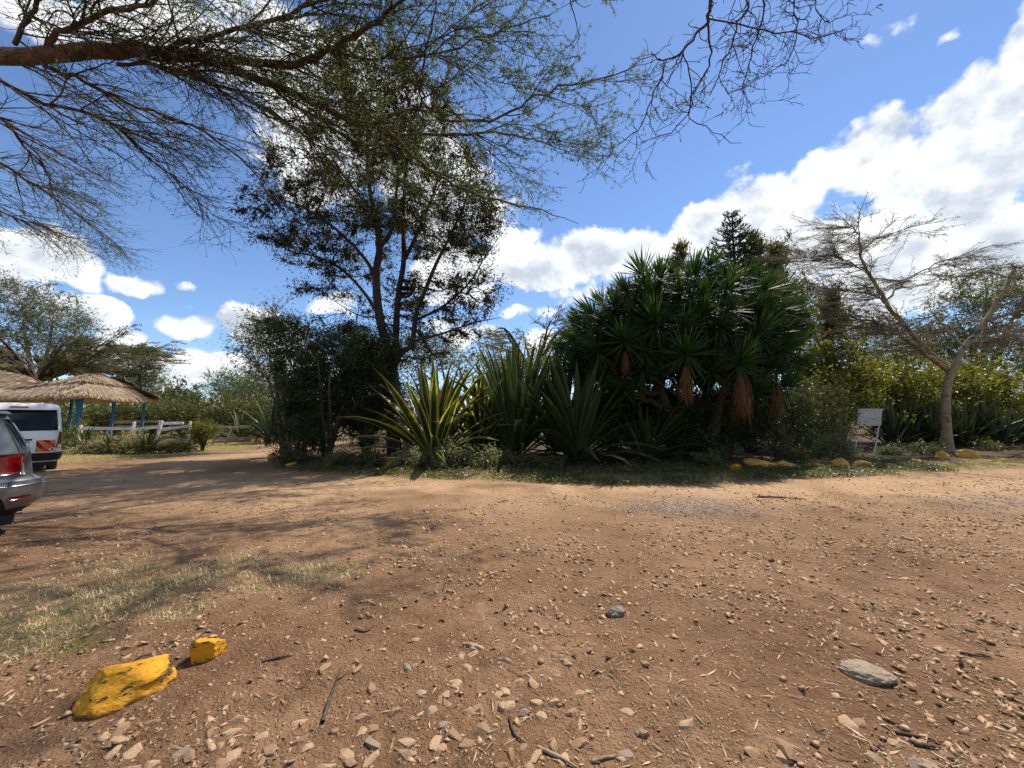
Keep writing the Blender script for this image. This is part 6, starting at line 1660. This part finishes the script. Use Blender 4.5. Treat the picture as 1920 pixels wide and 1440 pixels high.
# van's right side is y negative in its own frame
patch('rear_window', VP, EXV, M_GLASSD, van, (1.20, rear(1.20, .72), rear(1.20, -.72), 1.76, rear(1.76, .66), rear(1.76, -.66)), .006, 20, 6)
patch('window_seal', VP, EXV, M_BLACKP, van, (1.185, rear(1.185, .74), rear(1.185, -.74), 1.775, rear(1.775, .68), rear(1.775, -.68)), .003, 20, 6, .02)
patch('brake_light', VP, EXV, M_RED, van, (1.835, rear(1.835, .16), rear(1.835, -.16), 1.87, rear(1.87, .15), rear(1.87, -.15)), .02, 8, 2, .03)
patch('bumper', VP, EXV, M_BLACKP, van, (.34, th_at(VP, EXV, .34, x=.45), 2 * np.pi - th_at(VP, EXV, .34, x=.45), .56, th_at(VP, EXV, .56, x=.45), 2 * np.pi - th_at(VP, EXV, .56, x=.45)), .05, 40, 4, .07)
patch('number_plate', VP, EXV, M_PLATE, van, (.80, rear(.80, .24), rear(.80, -.24), .91, rear(.91, .24), rear(.91, -.24)), .010, 6, 2)
patch('plate_recess', VP, EXV, M_BLACKP, van, (.92, rear(.92, .28), rear(.92, -.28), .965, rear(.965, .28), rear(.965, -.28)), .012, 6, 2)
for sgn in (1, -1):
    tl_ = patch('tail_light', VP, EXV, M_RED, van, (.70, rear(.70, sgn * .72), rear(.70, sgn * .825), 1.15, rear(1.15, sgn * .765), rear(1.15, sgn * .838)), .012, 6, 6)
    patch('clear_lens', VP, EXV, M_CLEAR, tl_, (.72, rear(.72, sgn * .735), rear(.72, sgn * .815), .80, rear(.80, sgn * .74), rear(.80, sgn * .82)), .018, 4, 2)
    # chevron plate: red with slanting orange stripes
    y0, y1, z0, z1 = (.36, .70, .60, .92)
    cp_ = patch('chevron_plate', VP, EXV, M_REFR, van, (z0, rear(z0, sgn * y0), rear(z0, sgn * y1), z1, rear(z1, sgn * y0), rear(z1, sgn * y1)), .010, 6, 4)
    H_ = z1 - z0; W_ = y1 - y0
    for k in range(-1, 3):
        # stripe running from top inner to lower outer, clipped to the plate
        s0 = k * .235 - .02; wd = .115
        poly = [(s0, z1), (s0 + wd, z1), (s0 + wd + H_ * .9, z0), (s0 + H_ * .9, z0)]
        pts = []
        for i in range(4):          # clip to 0..W_
            a, b = poly[i], poly[(i + 1) % 4]
            steps = 12
            for j in range(steps):
                q = (a[0] + (b[0] - a[0]) * j / steps, a[1] + (b[1] - a[1]) * j / steps)
                if -.001 <= q[0] <= W_ + .001: pts.append(q)
        if len(pts) < 3: continue
        Vs = []
        for u, z in pts:
            yv = sgn * (y0 + u) if sgn < 0 else sgn * (y1 - u)
            yv = sgn * (y0 + u)
            Vs.append(surf(np.array([rear(z, yv)]), z, VP, EXV, .0135)[0])
        Vs = np.array(Vs); cen_ = Vs.mean(0)
        Vt = np.vstack([Vs, cen_]); n_ = len(Vs)
        T = np.array([(i, (i + 1) % n_, n_) for i in range(n_)])
        mobj('stripe', np_mesh('stripe', Vt, None, T, mats=[M_REFO]), cp_)
# round sticker at the lower outer corner of the right plate
def disc(name, yv, z, r, off, mat, parent, inner=0.0):
    a = np.linspace(0, 6.2832, 25)[:-1]
    Vs = np.array([surf(np.array([rear(z + r * math.sin(t_), yv + r * math.cos(t_))]), z + r * math.sin(t_), VP, EXV, off)[0] for t_ in a])
    Vt = np.vstack([Vs, surf(np.array([rear(z, yv)]), z, VP, EXV, off)[0]])
    return mobj(name, np_mesh(name, Vt, None, np.array([(i, (i + 1) % 24, 24) for i in range(24)]), mats=[mat]), parent)
d_ = disc('sticker', -.64, .655, .052, .018, M_VANW, van); disc('sticker_ring', -.64, .655, .034, .021, M_REFR, d_)
P = np.array([[[.02, -.05, 1.21], [.0, .1, 1.30], [.03, .28, 1.38]]]); wood_obj('wiper', [(P, np.array([[.012, .010, .006]]))], M_BLACKP, van, np.zeros(3), 6)
P = np.array([[[.0, -.02, 1.02], [-.04, -.02, 1.03], [-.05, .06, 1.03]]]); wood_obj('door_handle', [(P, np.array([[.018, .018, .015]]))], M_BLACKP, van, np.zeros(3), 8)
P = np.array([[[.19, .62, 1.86], [.05, .64, 1.92], [-.10, .62, 1.90], [-.13, .58, 1.82]]]); ma = wood_obj('mirror_arm', [(P, np.array([[.02, .02, .02, .02]]))], M_BLACKP, van, np.zeros(3), 8)
o = mobj('mirror', box_me('mirror', (.05, .26, .13), M_BLACKP, .015), ma, (-.13, .48, 1.76))
for sgn in (1, -1):
    wheel(van, 1.02, sgn * .70, .33, .21, sgn); wheel(van, 3.6, sgn * .70, .33, .21, sgn)
    t1 = lambda z, x: th_at(VP, EXV, z, x=x, side=sgn)
    for xa, xb in [(.35, 1.5), (1.6, 2.7), (2.8, 3.6)]:
        patch('side_window', VP, EXV, M_GLASSD, van, (1.20, t1(1.20, xa), t1(1.20, xb), 1.72, t1(1.72, xa), t1(1.72, xb)), .006, 12, 4)
o = mobj('chassis', box_me('chassis', (4.0, 1.3, .2), M_BLACKP, .02), van, (2.2, 0, .28))
o = mobj('chassis', box_me('chassis', (3.8, 1.3, .14), M_BLACKP, .02), car, (2.2, 0, .24))
